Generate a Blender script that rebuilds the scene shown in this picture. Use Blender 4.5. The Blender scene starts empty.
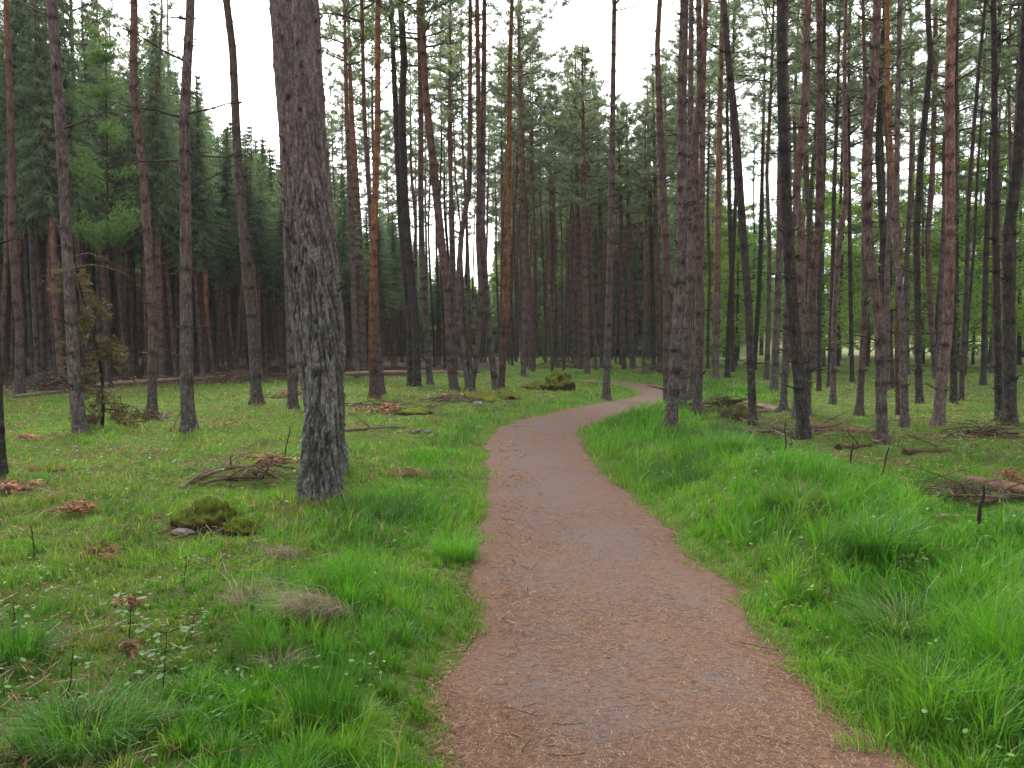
import bpy, math, random
import numpy as np
from mathutils import Vector

random.seed(7)
RNG = np.random.default_rng(7)
PI = math.pi
scene = bpy.context.scene
COL = scene.collection

# ------------------------------------------------------------------ camera
F = 796.0
HOR = 342.0
CAMH = 1.6
PITCH = math.atan((384 - HOR) / F)
cd = bpy.data.cameras.new('camera')
cam = bpy.data.objects.new('camera', cd)
COL.objects.link(cam)
cam.location = (0, 0, CAMH)
cam.rotation_euler = (PI / 2 - PITCH, 0, 0)
cd.sensor_width = 36
cd.lens = F / 1024 * 36
cd.clip_end = 2000
cd.clip_start = 0.05
scene.camera = cam


def ray(u, v):
    cx = (u - 512) / F
    cy = -(v - 384) / F
    return (cx, math.cos(PITCH) + cy * math.sin(PITCH), -math.sin(PITCH) + cy * math.cos(PITCH))


def at_depth(u, v, Y):
    d = ray(u, v)
    t = Y / d[1]
    return np.array([d[0] * t, Y, CAMH + d[2] * t])


# ------------------------------------------------------------------ noise
def _hash(ix, iy, seed):
    n = (ix.astype(np.int64) * 374761393 + iy.astype(np.int64) * 668265263 + seed * 974711) & 0x7fffffff
    n = ((n ^ (n >> 13)) * 1274126177) & 0x7fffffff
    n = n ^ (n >> 16)
    return (n & 0xffff) / 65535.0


def vnoise(x, y, seed=0):
    x = np.asarray(x, float); y = np.asarray(y, float)
    ix = np.floor(x); iy = np.floor(y)
    fx = x - ix; fy = y - iy
    fx = fx * fx * (3 - 2 * fx); fy = fy * fy * (3 - 2 * fy)
    a = _hash(ix, iy, seed); b = _hash(ix + 1, iy, seed)
    c = _hash(ix, iy + 1, seed); d = _hash(ix + 1, iy + 1, seed)
    return (a * (1 - fx) + b * fx) * (1 - fy) + (c * (1 - fx) + d * fx) * fy


def fbm(x, y, seed=0, o=3):
    s = 0; a = 1; t = 0
    for i in range(o):
        s = s + a * vnoise(np.asarray(x) * 2 ** i + 17.3 * i, np.asarray(y) * 2 ** i - 9.1 * i, seed + i)
        t += a; a *= .5
    return s / t


def sstep(a, b, x):
    t = np.clip((x - a) / (b - a), 0, 1)
    return t * t * (3 - 2 * t)


# ------------------------------------------------------------------ path line
def flat(u, v):
    d = ray(u, v)
    t = -CAMH / d[2]
    return (d[0] * t, d[1] * t)


pc_px = [(675, 768), (633, 680), (606, 600), (580, 540), (558, 495), (540, 458), (534, 438),
         (545, 426), (573, 418), (605, 409.5), (640, 402.5), (658, 398.5), (664, 394), (654, 389), (634, 385.5),
         (612, 383), (585, 381.3), (550, 380)]
pw = [(1.45, -4.0), (1.0, 0.0)] + [flat(*p) for p in pc_px] + [(-3.5, 35), (-9, 38), (-16, 43)]
pw = np.array(pw)


def catmull(P, n=12):
    out = []
    for i in range(len(P) - 1):
        p0 = P[max(i - 1, 0)]; p1 = P[i]; p2 = P[i + 1]; p3 = P[min(i + 2, len(P) - 1)]
        for k in range(n):
            t = k / n
            out.append(.5 * ((2 * p1) + (-p0 + p2) * t + (2 * p0 - 5 * p1 + 4 * p2 - p3) * t * t + (-p0 + 3 * p1 - 3 * p2 + p3) * t ** 3))
    out.append(P[-1])
    return np.array(out)


PL = catmull(pw, 10)
HW = 0.80


def path_sd(x, y):
    """distance to centre line, signed side (+ = right of travel), arc coordinate"""
    x = np.atleast_1d(np.asarray(x, float)); y = np.atleast_1d(np.asarray(y, float))
    best = np.full(x.shape, 1e9); side = np.zeros(x.shape); arc = np.zeros(x.shape)
    A = PL[:-1]; B = PL[1:]
    s = 0
    for a, b in zip(A, B):
        ab = b - a; L2 = ab @ ab; L = math.sqrt(L2)
        t = np.clip(((x - a[0]) * ab[0] + (y - a[1]) * ab[1]) / L2, 0, 1)
        dx = x - (a[0] + t * ab[0]); dy = y - (a[1] + t * ab[1])
        d = np.hypot(dx, dy)
        m = d < best
        best = np.where(m, d, best)
        sg = np.where(ab[0] * dy - ab[1] * dx < 0, 1., -1.)
        side = np.where(m, sg, side)
        arc = np.where(m, s + t * L, arc)
        s += L
    return best, side, arc


def half_w(arc, side):
    return HW * (1 - .10 * sstep(8, 14, arc) ) + (fbm(arc * 1.3, side * 3 + 5, 31, 3) - .5) * .20 + (vnoise(arc * 6, side * 7, 33) - .5) * .05


CLEAR = []  # (x, y, r, keep height factor) round low things
MOUNDS = []  # (x,y,r,h) filled below (world)


def ground_parts(x, y):
    x = np.atleast_1d(np.asarray(x, float)); y = np.atleast_1d(np.asarray(y, float))
    d, side, arc = path_sd(x, y)
    hw = half_w(arc, side)
    e = d - hw
    far = sstep(0, 1.2, e)
    r = np.hypot(x, y)
    bump = (fbm(x * .45 + 3, y * .45, 1, 3) - .5) * .26 + (fbm(x * 1.9, y * 1.9, 5, 3) - .42) * .17
    bump = bump * sstep(0.0, 1.6, e) * (1 - .55 * sstep(12, 30, r))
    lift = .035 * sstep(-.02, .5, e) + np.where(side > 0, .10, .03) * far
    z = bump + lift
    pxx = x / np.maximum(y, 1) * F + 512
    z = z + 4.2 * sstep(52, 125, y) * sstep(690, 800, pxx) * (y > 0)
    for (mx, my, mr, mh) in MOUNDS:
        z = z + mh * np.exp(-((x - mx) ** 2 + (y - my) ** 2) / (mr * mr)) * sstep(0, .5, e)
    return z, e, side, arc


def G(x, y):
    z, e, s, a = ground_parts(x, y)
    z = z - .04 * (1 - sstep(-.16, -.03, e))
    return z


def G1(x, y):
    z, e, s, a = ground_parts([x], [y])
    return float(max(z[0], 0))


def on_ground(u, v, lift=0):
    d = ray(u, v)
    z = 0
    for _ in range(12):
        t = (z - CAMH) / d[2]
        z = .5 * z + .5 * G1(d[0] * t, d[1] * t)
    t = (z - CAMH) / d[2]
    return np.array([d[0] * t, d[1] * t, z + lift])


for (u, v, r, h) in [(800, 510, 1.0, .22), (740, 470, .9, .16), (930, 560, .9, .12), (630, 455, .5, .06), (205, 520, .5, .05),
                     (400, 405, 1.6, .14), (470, 402, 1.3, .10), (555, 388, 1.3, .12), (900, 640, .5, -.10),
                     (160, 480, .5, .06), (80, 520, .7, .06), (330, 610, .4, .06), (300, 480, .8, .08)]:
    p = flat(u, v)
    MOUNDS.append((p[0], p[1], r, h))


# ------------------------------------------------------------------ mesh builder
class MB:
    def __init__(self):
        self.v = []; self.f = []; self.m = []; self.c = []; self.n = 0; self.sm = []

    def add(self, v, f, mat=0, col=None, smooth=False):
        v = np.asarray(v, float).reshape(-1, 3)
        f = np.asarray(f, np.int64)
        if col is None:
            col = np.ones((len(v), 3))
        else:
            col = np.asarray(col, float)
            if col.ndim == 1:
                col = np.tile(col, (len(v), 1))
        self.v.append(v); self.c.append(col)
        self.f.append(f + self.n); self.m.append(np.full(len(f), mat)); self.sm.append(np.full(len(f), smooth))
        self.n += len(v)
        return self

    def tube(self, P, R, k=8, mat=0, col=None, cap=True, smooth=True, dr=None):
        P = np.asarray(P, float); R = np.asarray(R, float); n = len(P)
        T = np.gradient(P, axis=0)
        T /= np.linalg.norm(T, axis=1)[:, None] + 1e-9
        mt = T.mean(0)
        ref = np.array([1., 0, 0]) if abs(mt[0]) < .6 else np.array([0, 0, 1.])
        A = np.cross(T, ref); A /= np.linalg.norm(A, axis=1)[:, None] + 1e-9
        B = np.cross(T, A)
        th = np.arange(k) / k * 2 * PI
        RR = np.tile(R[:, None], (1, k))
        if dr is not None:
            RR = RR + dr
        V = P[:, None, :] + RR[:, :, None] * (np.cos(th)[None, :, None] * A[:, None, :] + np.sin(th)[None, :, None] * B[:, None, :])
        V = V.reshape(-1, 3)
        i = np.arange(n - 1)[:, None] * k; j = np.arange(k)[None, :]; j2 = (j + 1) % k
        Fq = np.stack([i + j, i + j2, i + k + j2, i + k + j], -1).reshape(-1, 4)
        if col is not None:
            col = np.asarray(col, float)
            if col.ndim == 3:
                col = col.reshape(-1, 3); n_ring = True
            elif col.ndim == 2 and len(col) == n:
                col = np.repeat(col, k, axis=0)
        self.add(V, Fq, mat, col, smooth)
        if cap:
            # fan caps from centre points
            for (row, s) in ((0, 1), (n - 1, -1)):
                ring = V[row * k:(row + 1) * k]
                cc = ring.mean(0)
                vv = np.vstack([ring, cc])
                jj = np.arange(k)
                ff = np.stack([jj, np.full(k, k), (jj + 1) % k] if s == 1 else [jj, (jj + 1) % k, np.full(k, k)], -1)
                c2 = None
                if col is not None:
                    c2 = col if col.ndim == 1 else np.tile(col[row * k], (k + 1, 1))
                self.add(vv, ff, mat, c2, False)
        return self

    def mesh(self, name, mats):
        me = bpy.data.meshes.new(name)
        V = np.concatenate(self.v); C = np.concatenate(self.c)
        sizes = np.concatenate([np.full(len(f), f.shape[1]) for f in self.f])
        loops = np.concatenate([f.ravel() for f in self.f])
        me.vertices.add(len(V)); me.vertices.foreach_set('co', V.astype(np.float32).ravel())
        me.loops.add(len(loops)); me.loops.foreach_set('vertex_index', loops.astype(np.int32))
        me.polygons.add(len(sizes))
        st = np.concatenate([[0], np.cumsum(sizes)[:-1]])
        me.polygons.foreach_set('loop_start', st.astype(np.int32))
        me.polygons.foreach_set('material_index', np.concatenate(self.m).astype(np.int32))
        me.polygons.foreach_set('use_smooth', np.concatenate(self.sm).astype(bool))
        at = me.color_attributes.new('Col', 'FLOAT_COLOR', 'POINT')
        at.data.foreach_set('color', np.hstack([C, np.ones((len(C), 1))]).astype(np.float32).ravel())
        for m in mats:
            me.materials.append(m)
        me.update(calc_edges=True)
        return me

    def build(self, name, mats, parent=None, loc=(0, 0, 0)):
        if not isinstance(mats, (list, tuple)):
            mats = [mats]
        o = bpy.data.objects.new(name, self.mesh(name, mats))
        o.location = loc
        COL.objects.link(o)
        if parent:
            o.parent = parent
        return o


def tag(o, label=None, cat=None, group=None, kind=None):
    if label: o['label'] = label
    if cat: o['category'] = cat
    if group: o['group'] = group
    if kind: o['kind'] = kind
    return o


def empty(name, loc, label, cat, group=None, rz=0):
    o = bpy.data.objects.new(name, None)
    COL.objects.link(o)
    o.location = tuple(float(a) for a in loc); o.rotation_euler = (0, 0, rz)
    o.empty_display_size = .2
    return tag(o, label, cat, group)


# ------------------------------------------------------------------ materials
class NT:
    def __init__(self, name):
        self.mat = bpy.data.materials.new(name)
        self.mat.use_nodes = True
        self.t = self.mat.node_tree
        self.t.nodes.clear()
        self.out = self.t.nodes.new('ShaderNodeOutputMaterial')

    def n(self, typ, ins=None, **props):
        nd = self.t.nodes.new(typ)
        for k, v in props.items():
            setattr(nd, k, v)
        for k, v in (ins or {}).items():
            s = nd.inputs[k]
            if isinstance(v, bpy.types.NodeSocket):
                self.t.links.new(v, s)
            else:
                s.default_value = v
        return nd

    def mix(self, fac, a, b, blend='MIX'):
        nd = self.t.nodes.new('ShaderNodeMix')
        nd.data_type = 'RGBA'; nd.blend_type = blend
        for idx, v in ((0, fac), (6, a), (7, b)):
            if isinstance(v, bpy.types.NodeSocket):
                self.t.links.new(v, nd.inputs[idx])
            else:
                nd.inputs[idx].default_value = v if idx == 0 else (tuple(v) + (1,))[:4]
        return nd.outputs[2]

    def math(self, op, a, b=0.0, c=None, clamp=False):
        nd = self.t.nodes.new('ShaderNodeMath')
        nd.operation = op; nd.use_clamp = clamp
        for idx, v in ((0, a), (1, b), (2, c)):
            if v is None: continue
            if isinstance(v, bpy.types.NodeSocket):
                self.t.links.new(v, nd.inputs[idx])
            else:
                nd.inputs[idx].default_value = v
        return nd.outputs[0]

    def rng(self, v, a, b, c=0., d=1.):
        nd = self.n('ShaderNodeMapRange', {0: v, 1: a, 2: b, 3: c, 4: d})
        nd.clamp = True
        return nd.outputs[0]

    def noise(self, vec, scale, detail=3., rough=.55, dist=0.):
        nd = self.n('ShaderNodeTexNoise', {'Scale': scale, 'Detail': detail, 'Roughness': rough, 'Distortion': dist})
        self.t.links.new(vec, nd.inputs['Vector'])
        return nd.outputs['Fac']

    def coords(self, kind='Object', scale=(1, 1, 1)):
        tc = self.n('ShaderNodeTexCoord')
        mp = self.n('ShaderNodeMapping', {'Scale': scale})
        self.t.links.new(tc.outputs[kind], mp.inputs['Vector'])
        return mp.outputs[0]

    def finish(self, color, rough=.8, bump=None, bstr=.5, bdist=.02, spec=.2, transl=0., tcolor=None):
        b = self.n('ShaderNodeBsdfPrincipled', {'Roughness': rough, 'Specular IOR Level': spec})
        if isinstance(color, bpy.types.NodeSocket):
            self.t.links.new(color, b.inputs['Base Color'])
        else:
            b.inputs['Base Color'].default_value = tuple(color) + (1,)
        if bump is not None:
            bp = self.n('ShaderNodeBump', {'Height': bump, 'Strength': bstr, 'Distance': bdist})
            self.t.links.new(bp.outputs[0], b.inputs['Normal'])
        sh = b.outputs[0]
        if transl > 0:
            t = self.n('ShaderNodeBsdfTranslucent')
            tc = tcolor if tcolor is not None else color
            if isinstance(tc, bpy.types.NodeSocket):
                self.t.links.new(tc, t.inputs['Color'])
            else:
                t.inputs['Color'].default_value = tuple(tc) + (1,)
            m = self.n('ShaderNodeMixShader', {0: transl})
            self.t.links.new(sh, m.inputs[1]); self.t.links.new(t.outputs[0], m.inputs[2])
            sh = m.outputs[0]
        self.t.links.new(sh, self.out.inputs['Surface'])
        return self.mat


def bark(name, low, high, orange, z0=5., z1=9., lichen=.5, big=1.0, lichcol=(.17, .21, .165), CRK=.38, BLO=.65, LS=14., LR=(.3, .6)):
    m = NT(name)
    co = m.coords('Object', (1, 1, .38))
    cof = m.coords('Object', (1, 1, 1))
    oi = m.n('ShaderNodeObjectInfo')
    # offset per object
    add = m.n('ShaderNodeVectorMath', {0: co}, operation='ADD')
    rv = m.n('ShaderNodeCombineXYZ', {0: m.math('MULTIPLY', oi.outputs['Random'], 37.), 1: m.math('MULTIPLY', oi.outputs['Random'], 91.), 2: 0.})
    m.t.links.new(rv.outputs[0], add.inputs[1])
    v = add.outputs[0]
    vo = m.n('ShaderNodeTexVoronoi', {'Scale': 22. / big, 'Randomness': 1.}, feature='DISTANCE_TO_EDGE')
    wrp = m.n('ShaderNodeTexNoise', {'Scale': 8., 'Detail': 3.})
    m.t.links.new(v, wrp.inputs['Vector'])
    wv = m.n('ShaderNodeVectorMath', {0: v}, operation='ADD')
    sc = m.n('ShaderNodeVectorMath', {0: wrp.outputs['Color']}, operation='SCALE'); sc.inputs['Scale'].default_value = .12
    m.t.links.new(sc.outputs[0], wv.inputs[1])
    m.t.links.new(wv.outputs[0], vo.inputs['Vector'])
    crack = m.rng(vo.outputs['Distance'], 0., .16)
    n1 = m.noise(v, 6., 5., .65)
    n2 = m.noise(cof, 45., 3., .7)
    n5 = m.noise(v, 24., 3., .6, .4)
    tc = m.n('ShaderNodeTexCoord')
    sep = m.n('ShaderNodeSeparateXYZ', {0: tc.outputs['Object']})
    z = sep.outputs[2]
    hz = m.rng(m.math('ADD', z, m.math('MULTIPLY', n1, 2.5)), z0, z1)
    lz = m.rng(m.math('ADD', z, m.math('MULTIPLY', n1, 1.2)), .9, 4.2, 1., 0.)
    c = m.mix(lz, high, low)
    c = m.mix(hz, c, orange)
    c = m.mix(m.rng(n1, .35, .7, 0., .75), c, m.mix(1., c, (1.55, 1.4, 1.35), 'MULTIPLY'))
    c = m.mix(m.rng(n2, .35, .7, .75, 0.), c, m.mix(1., c, (.45, .42, .42), 'MULTIPLY'))
    c = m.mix(m.math('MULTIPLY', m.rng(crack, 0., 1., CRK, 0.), m.rng(hz, 0, 1, 1., .5)), c, (.035, .024, .021))
    c = m.mix(m.rng(n5, .40, .60, BLO, 0.), c, m.mix(1., c, (.40, .36, .36), 'MULTIPLY'))
    c = m.mix(m.rng(n5, .55, .68, 0., .5), c, m.mix(1., c, (1.7, 1.55, 1.5), 'MULTIPLY'))
    # lichen speckle
    ln = m.noise(cof, LS, 6., .7)
    lf = m.math('MULTIPLY', m.rng(ln, .5, .62), m.math('MULTIPLY', m.math('ADD', m.math('MULTIPLY', lz, .8), .12), lichen * 1.25))
    lf = m.math('MULTIPLY', lf, m.rng(n2, *LR))
    c = m.mix(lf, c, lichcol)
    at = m.n('ShaderNodeAttribute', attribute_name='Col')
    c = m.mix(1., c, at.outputs['Color'], 'MULTIPLY')
    c = m.mix(1., c, m.n('ShaderNodeCombineColor', {0: m.rng(oi.outputs['Random'], 0, 1, .8, 1.2), 1: m.rng(oi.outputs['Random'], 0, 1, .82, 1.15), 2: m.rng(oi.outputs['Random'], 0, 1, .82, 1.18)}).outputs[0], 'MULTIPLY')
    bh = m.math('ADD', m.math('MULTIPLY', crack, .7), m.math('MULTIPLY', n2, .5))
    return m.finish(c, .88, bh, .8, .018, .15)


BARK = {
    'r': bark('bark_red', (.11, .088, .083), (.178, .108, .102), (.265, .13, .085), 8, 12),
    'g': bark('bark_grey', (.11, .098, .092), (.16, .12, .118), (.24, .14, .10), 8, 12, .6),
    'd': bark('bark_dark', (.052, .047, .043), (.06, .048, .045), (.10, .07, .055), 8, 14, .4),
    'o': bark('bark_orange', (.13, .08, .065), (.26, .125, .07), (.36, .17, .085), 3.0, 6.5, .3),
    'p': bark('bark_pale', (.15, .115, .105), (.205, .12, .105), (.30, .165, .12), 5, 9, .3),
    's': bark('bark_spruce', (.19, .145, .13), (.155, .11, .10), (.10, .075, .06), 8, 14, .35),
    'big': bark('bark_big', (.16, .165, .15), (.185, .135, .14), (.30, .17, .13), 9, 12, 1.0, 1.0, (.20, .235, .205), .3, .45, 15., (.15, .5)),
}


def leafmat(name, c1, c2, transl=.35, tr=(1.3, 1.5, .7), objvar=.25, rough=.6, nscale=1.5):
    m = NT(name)
    co = m.coords('Object')
    n = m.noise(co, nscale, 2., .6)
    oi = m.n('ShaderNodeObjectInfo')
    c = m.mix(m.rng(n, .35, .65), c1, c2)
    at = m.n('ShaderNodeAttribute', attribute_name='Col')
    c = m.mix(1., c, at.outputs['Color'], 'MULTIPLY')
    r = m.rng(oi.outputs['Random'], 0, 1, 1 - objvar, 1 + objvar)
    c = m.mix(1., c, m.n('ShaderNodeCombineColor', {0: r, 1: r, 2: r}).outputs[0], 'MULTIPLY')
    t = m.mix(1., c, tr, 'MULTIPLY')
    return m.finish(c, rough, transl=transl, tcolor=t, spec=.25)


M_PINE = leafmat('pine_needles', (.14, .175, .12), (.18, .215, .14), .55, (1.3, 1.4, 1.0))
M_SPRUCE = leafmat('spruce_needles', (.115, .15, .11), (.15, .195, .12), .5, (1.3, 1.5, .9))
M_FAR = leafmat('far_foliage', (.12, .17, .085), (.16, .22, .10), .4, (1.3, 1.5, .8), .1, .6, .08)
M_LARCH = leafmat('larch_leaves', (.075, .135, .055), (.10, .165, .06), .5, (1.4, 1.5, .7))
M_LEAF = leafmat('fresh_leaves', (.15, .23, .06), (.20, .30, .075), .45, (1.3, 1.5, .6))
M_DEADN = leafmat('dying_needles', (.085, .085, .035), (.12, .08, .04), .3, (1.3, 1.2, .8))


def colmat(name, transl=.3, rough=.55, tr=(1.25, 1.5, .5), spec=.3):
    m = NT(name)
    at = m.n('ShaderNodeAttribute', attribute_name='Col')
    c = at.outputs['Color']
    return m.finish(c, rough, transl=transl, tcolor=m.mix(1., c, tr, 'MULTIPLY'), spec=spec)


M_GRASS = colmat('grass_blades', .42, .5, (1.35, 1.5, .45), .35)
M_LITTER = colmat('dry_litter', .15, .8, (1.1, 1., .9), .1)


def woodmat(name, a, b, lich=0.0, moss=0.0):
    m = NT(name)
    co = m.coords('Object')
    n = m.noise(co, 9., 5., .7)
    n2 = m.noise(co, 40., 4., .7)
    c = m.mix(m.rng(n, .3, .7), a, b)
    c = m.mix(m.rng(n2, .5, .8, 0, .6), c, (.03, .022, .018))
    at = m.n('ShaderNodeAttribute', attribute_name='Col')
    c = m.mix(1., c, at.outputs['Color'], 'MULTIPLY')
    if moss:
        g = m.n('ShaderNodeNewGeometry')
        s = m.n('ShaderNodeSeparateXYZ', {0: g.outputs['Normal']})
        f = m.math('MULTIPLY', m.rng(s.outputs[2], .1, .7), m.rng(m.noise(co, 5., 4., .6), .5 - moss * .3, .62))
        c = m.mix(f, c, m.mix(m.rng(n2, .35, .65), (.07, .10, .015), (.16, .17, .02)))
    n6 = m.noise(co, 3.5, 5., .75, 1.)
    c = m.mix(m.rng(n6, .46, .56, .6, 0.), c, m.mix(1., c, (.6, .55, .52), 'MULTIPLY'))
    return m.finish(c, .9, m.math('ADD', n, n2), 1., .02, .1)


M_WOOD = woodmat('dead_wood', (.16, .12, .095), (.28, .22, .18))
M_WOODDARK = woodmat('rotten_wood', (.06, .042, .032), (.12, .08, .06), moss=.5)
M_WOODRED = woodmat('barked_log', (.11, .065, .05), (.22, .13, .09))
M_PALE = woodmat('bare_pale_wood', (.27, .19, .125), (.42, .32, .22))
M_TWIG = woodmat('twig_bark', (.10, .07, .055), (.17, .125, .10))


def mossmat(name, a, b, c3, dark=(.035, .028, .015)):
    m = NT(name)
    co = m.coords('Object')
    n = m.noise(co, 4., 4., .6); n2 = m.noise(co, 60., 4., .8); n3 = m.noise(co, 14., 3., .6)
    c = m.mix(m.rng(n, .38, .62), a, b)
    c = m.mix(m.rng(n3, .55, .7, 0, .8), c, c3)
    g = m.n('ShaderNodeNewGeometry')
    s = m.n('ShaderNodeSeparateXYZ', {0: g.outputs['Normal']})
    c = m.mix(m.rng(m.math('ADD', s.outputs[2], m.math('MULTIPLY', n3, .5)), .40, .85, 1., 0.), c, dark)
    return m.finish(c, .95, m.math('ADD', m.math('MULTIPLY', n2, .8), n3), 1., .03, .05, transl=0)


M_MOSS = mossmat('moss', (.085, .12, .018), (.16, .18, .025), (.14, .10, .04))
M_MOSSY = mossmat('yellow_moss', (.15, .15, .02), (.10, .12, .018), (.17, .10, .03))
M_STONE = woodmat('grey_stone', (.19, .19, .18), (.30, .30, .29))


# ground
def ground_material():
    m = NT('forest_floor')
    co = m.coords('Object')
    at = m.n('ShaderNodeAttribute', attribute_name='Col')
    sp = m.n('ShaderNodeSeparateColor', {0: at.outputs['Color']})
    n1 = m.noise(co, 1.3, 5., .6); n2 = m.noise(co, 7., 5., .7); n3 = m.noise(co, 45., 4., .75)
    moss = m.mix(m.rng(n2, .35, .65), (.055, .105, .018), (.105, .15, .028))
    moss = m.mix(m.rng(n3, .5, .75, 0, .7), moss, (.13, .115, .05))
    brown = m.mix(m.rng(n3, .4, .7), (.04, .028, .02), (.10, .065, .045))
    f = m.math('ADD', m.rng(n1, .5, .68, 0, .6), m.math('MULTIPLY', sp.outputs[0], 1.), None, True)
    c = m.mix(f, moss, brown)
    fld = m.mix(m.rng(n1, .4, .6), (.17, .22, .08), (.28, .27, .14))
    c = m.mix(sp.outputs[1], c, fld)
    return m.finish(c, .95, m.math('ADD', m.math('MULTIPLY', n3, .5), n2), .9, .05, .05)


def path_material():
    m = NT('needle_path')
    co = m.coords('Object')
    n1 = m.noise(co, .9, 4., .6); n2 = m.noise(co, 60., 5., .8); n3 = m.noise(co, 9., 4., .65); n4 = m.noise(co, 170., 3., .8)
    # fine elongated needle speckle in two directions
    mp = m.n('ShaderNodeMapping', {'Scale': (90, 300, 90), 'Rotation': (0, 0, .6)}); m.t.links.new(co, mp.inputs[0])
    mp2 = m.n('ShaderNodeMapping', {'Scale': (300, 85, 90), 'Rotation': (0, 0, .3)}); m.t.links.new(co, mp2.inputs[0])
    a = m.noise(mp.outputs[0], 1., 2., .6, .6); b = m.noise(mp2.outputs[0], 1., 2., .6, .6)
    at = m.n('ShaderNodeAttribute', attribute_name='Col')
    sp = m.n('ShaderNodeSeparateColor', {0: at.outputs['Color']})
    c = m.mix(m.rng(a, .38, .62), (.064, .04, .032), (.15, .09, .066))
    c = m.mix(m.rng(b, .5, .66, 0, .8), c, (.25, .145, .09))
    grey = m.mix(m.rng(n2, .35, .65), (.075, .064, .06), (.14, .12, .114))
    gf = m.math('MULTIPLY', m.rng(m.math('ADD', m.math('MULTIPLY', n3, .45), m.math('MULTIPLY', n1, .7)), .50, .66), sp.outputs[0])
    c = m.mix(m.math('MULTIPLY', gf, .66), c, grey)
    c = m.mix(m.rng(n4, .58, .7, 0, .7), c, (.09, .06, .05))
    return m.finish(c, .92, m.math('ADD', m.math('ADD', n2, a), m.math('MULTIPLY', b, .6)), .22, .004, .1)


M_GROUND = ground_material()
M_PATH = path_material()

# ------------------------------------------------------------------ zones
EA = np.array(flat(0, 394)); EB = np.array(flat(470, 374))


def spruce_zone(x, y):
    """>0 inside the dark stand (metres beyond its edge)"""
    d = EB - EA; L = math.hypot(*d)
    n = np.array([-d[1], d[0]]) / L
    v = (np.asarray(x) - EA[0]) * n[0] + (np.asarray(y) - EA[1]) * n[1]
    px = np.asarray(x) / np.maximum(np.asarray(y), 1) * F + 512
    return np.where(px > 500, -1 - (px - 500) * .02, v)


# ------------------------------------------------------------------ ground + path
def build_ground():
    ys = np.concatenate([np.linspace(-25, 1.5, 20)[:-1], np.arange(1.5, 12, .075), np.geomspace(12, 45, 150)[1:], np.geomspace(45, 600, 50)[1:]])
    xs1 = np.concatenate([np.arange(0, 7, .08), np.geomspace(7, 40, 80)[0:], np.geomspace(40, 600, 25)[1:]])
    xs = np.concatenate([-xs1[:0:-1], xs1])
    X, Y = np.meshgrid(xs, ys)
    z = G(X.ravel(), Y.ravel())
    V = np.stack([X.ravel(), Y.ravel(), z], -1)
    ny, nx = X.shape
    i = np.arange(ny - 1)[:, None] * nx; j = np.arange(nx - 1)[None]
    Fq = np.stack([i + j, i + j + 1, i + nx + j + 1, i + nx + j], -1).reshape(-1, 4)
    col = np.zeros((len(V), 3))
    x, y = V[:, 0], V[:, 1]
    sz = spruce_zone(x, y) + (fbm(x * .4, y * .4, 71) - .5) * 4
    col[:, 0] = sstep(-.5, 1.5, sz) * .95
    px = x / np.maximum(y, 1) * F + 512
    col[:, 1] = sstep(48, 62, y + (fbm(x * .1, y * .1, 8) - .5) * 14) * sstep(700, 790, px)
    mb = MB().add(V, Fq, 0, col, True)
    tag(mb.build('ground', M_GROUND), kind='structure')


def build_path():
    # resample the centre line evenly
    seg = np.hypot(*np.diff(PL, axis=0).T); s = np.concatenate([[0], np.cumsum(seg)])
    S = np.arange(0, s[-1], .06)
    cx = np.interp(S, s, PL[:, 0]); cy = np.interp(S, s, PL[:, 1])
    k = np.ones(15) / 15
    cx2 = np.convolve(np.pad(cx, 7, 'edge'), k, 'valid'); cy2 = np.convolve(np.pad(cy, 7, 'edge'), k, 'valid')
    tx = np.gradient(cx2); ty = np.gradient(cy2); l = np.hypot(tx, ty); tx /= l; ty /= l
    nx, ny = ty, -tx
    us = np.linspace(-1.16, 1.16, 31)
    hwR = half_w(S, np.ones_like(S)); hwL = half_w(S, -np.ones_like(S))
    V = []; C = []
    for u in us:
        w = np.where(u > 0, hwR, hwL) * u
        x = cx2 + nx * w; y = cy2 + ny * w
        z = .015 * (1 - u * u) + (fbm(x * 1.5, y * 1.5, 44, 3) - .5) * .025 + .012
        z = z - .10 * sstep(1.0, 1.16, abs(u))
        V.append(np.stack([x, y, z], -1))
        g = np.full(len(S), 1 - sstep(.55, .95, abs(u)))
        C.append(np.stack([g, g, g], -1))
    V = np.stack(V, 1).reshape(-1, 3); C = np.stack(C, 1).reshape(-1, 3)
    n = len(us); m = len(S)
    i = np.arange(m - 1)[:, None] * n; j = np.arange(n - 1)[None]
    Fq = np.stack([i + j, i + j + 1, i + n + j + 1, i + n + j], -1).reshape(-1, 4)
    tag(MB().add(V, Fq, 0, C, True).build('path', M_PATH), kind='structure')


build_ground()
build_path()


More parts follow.
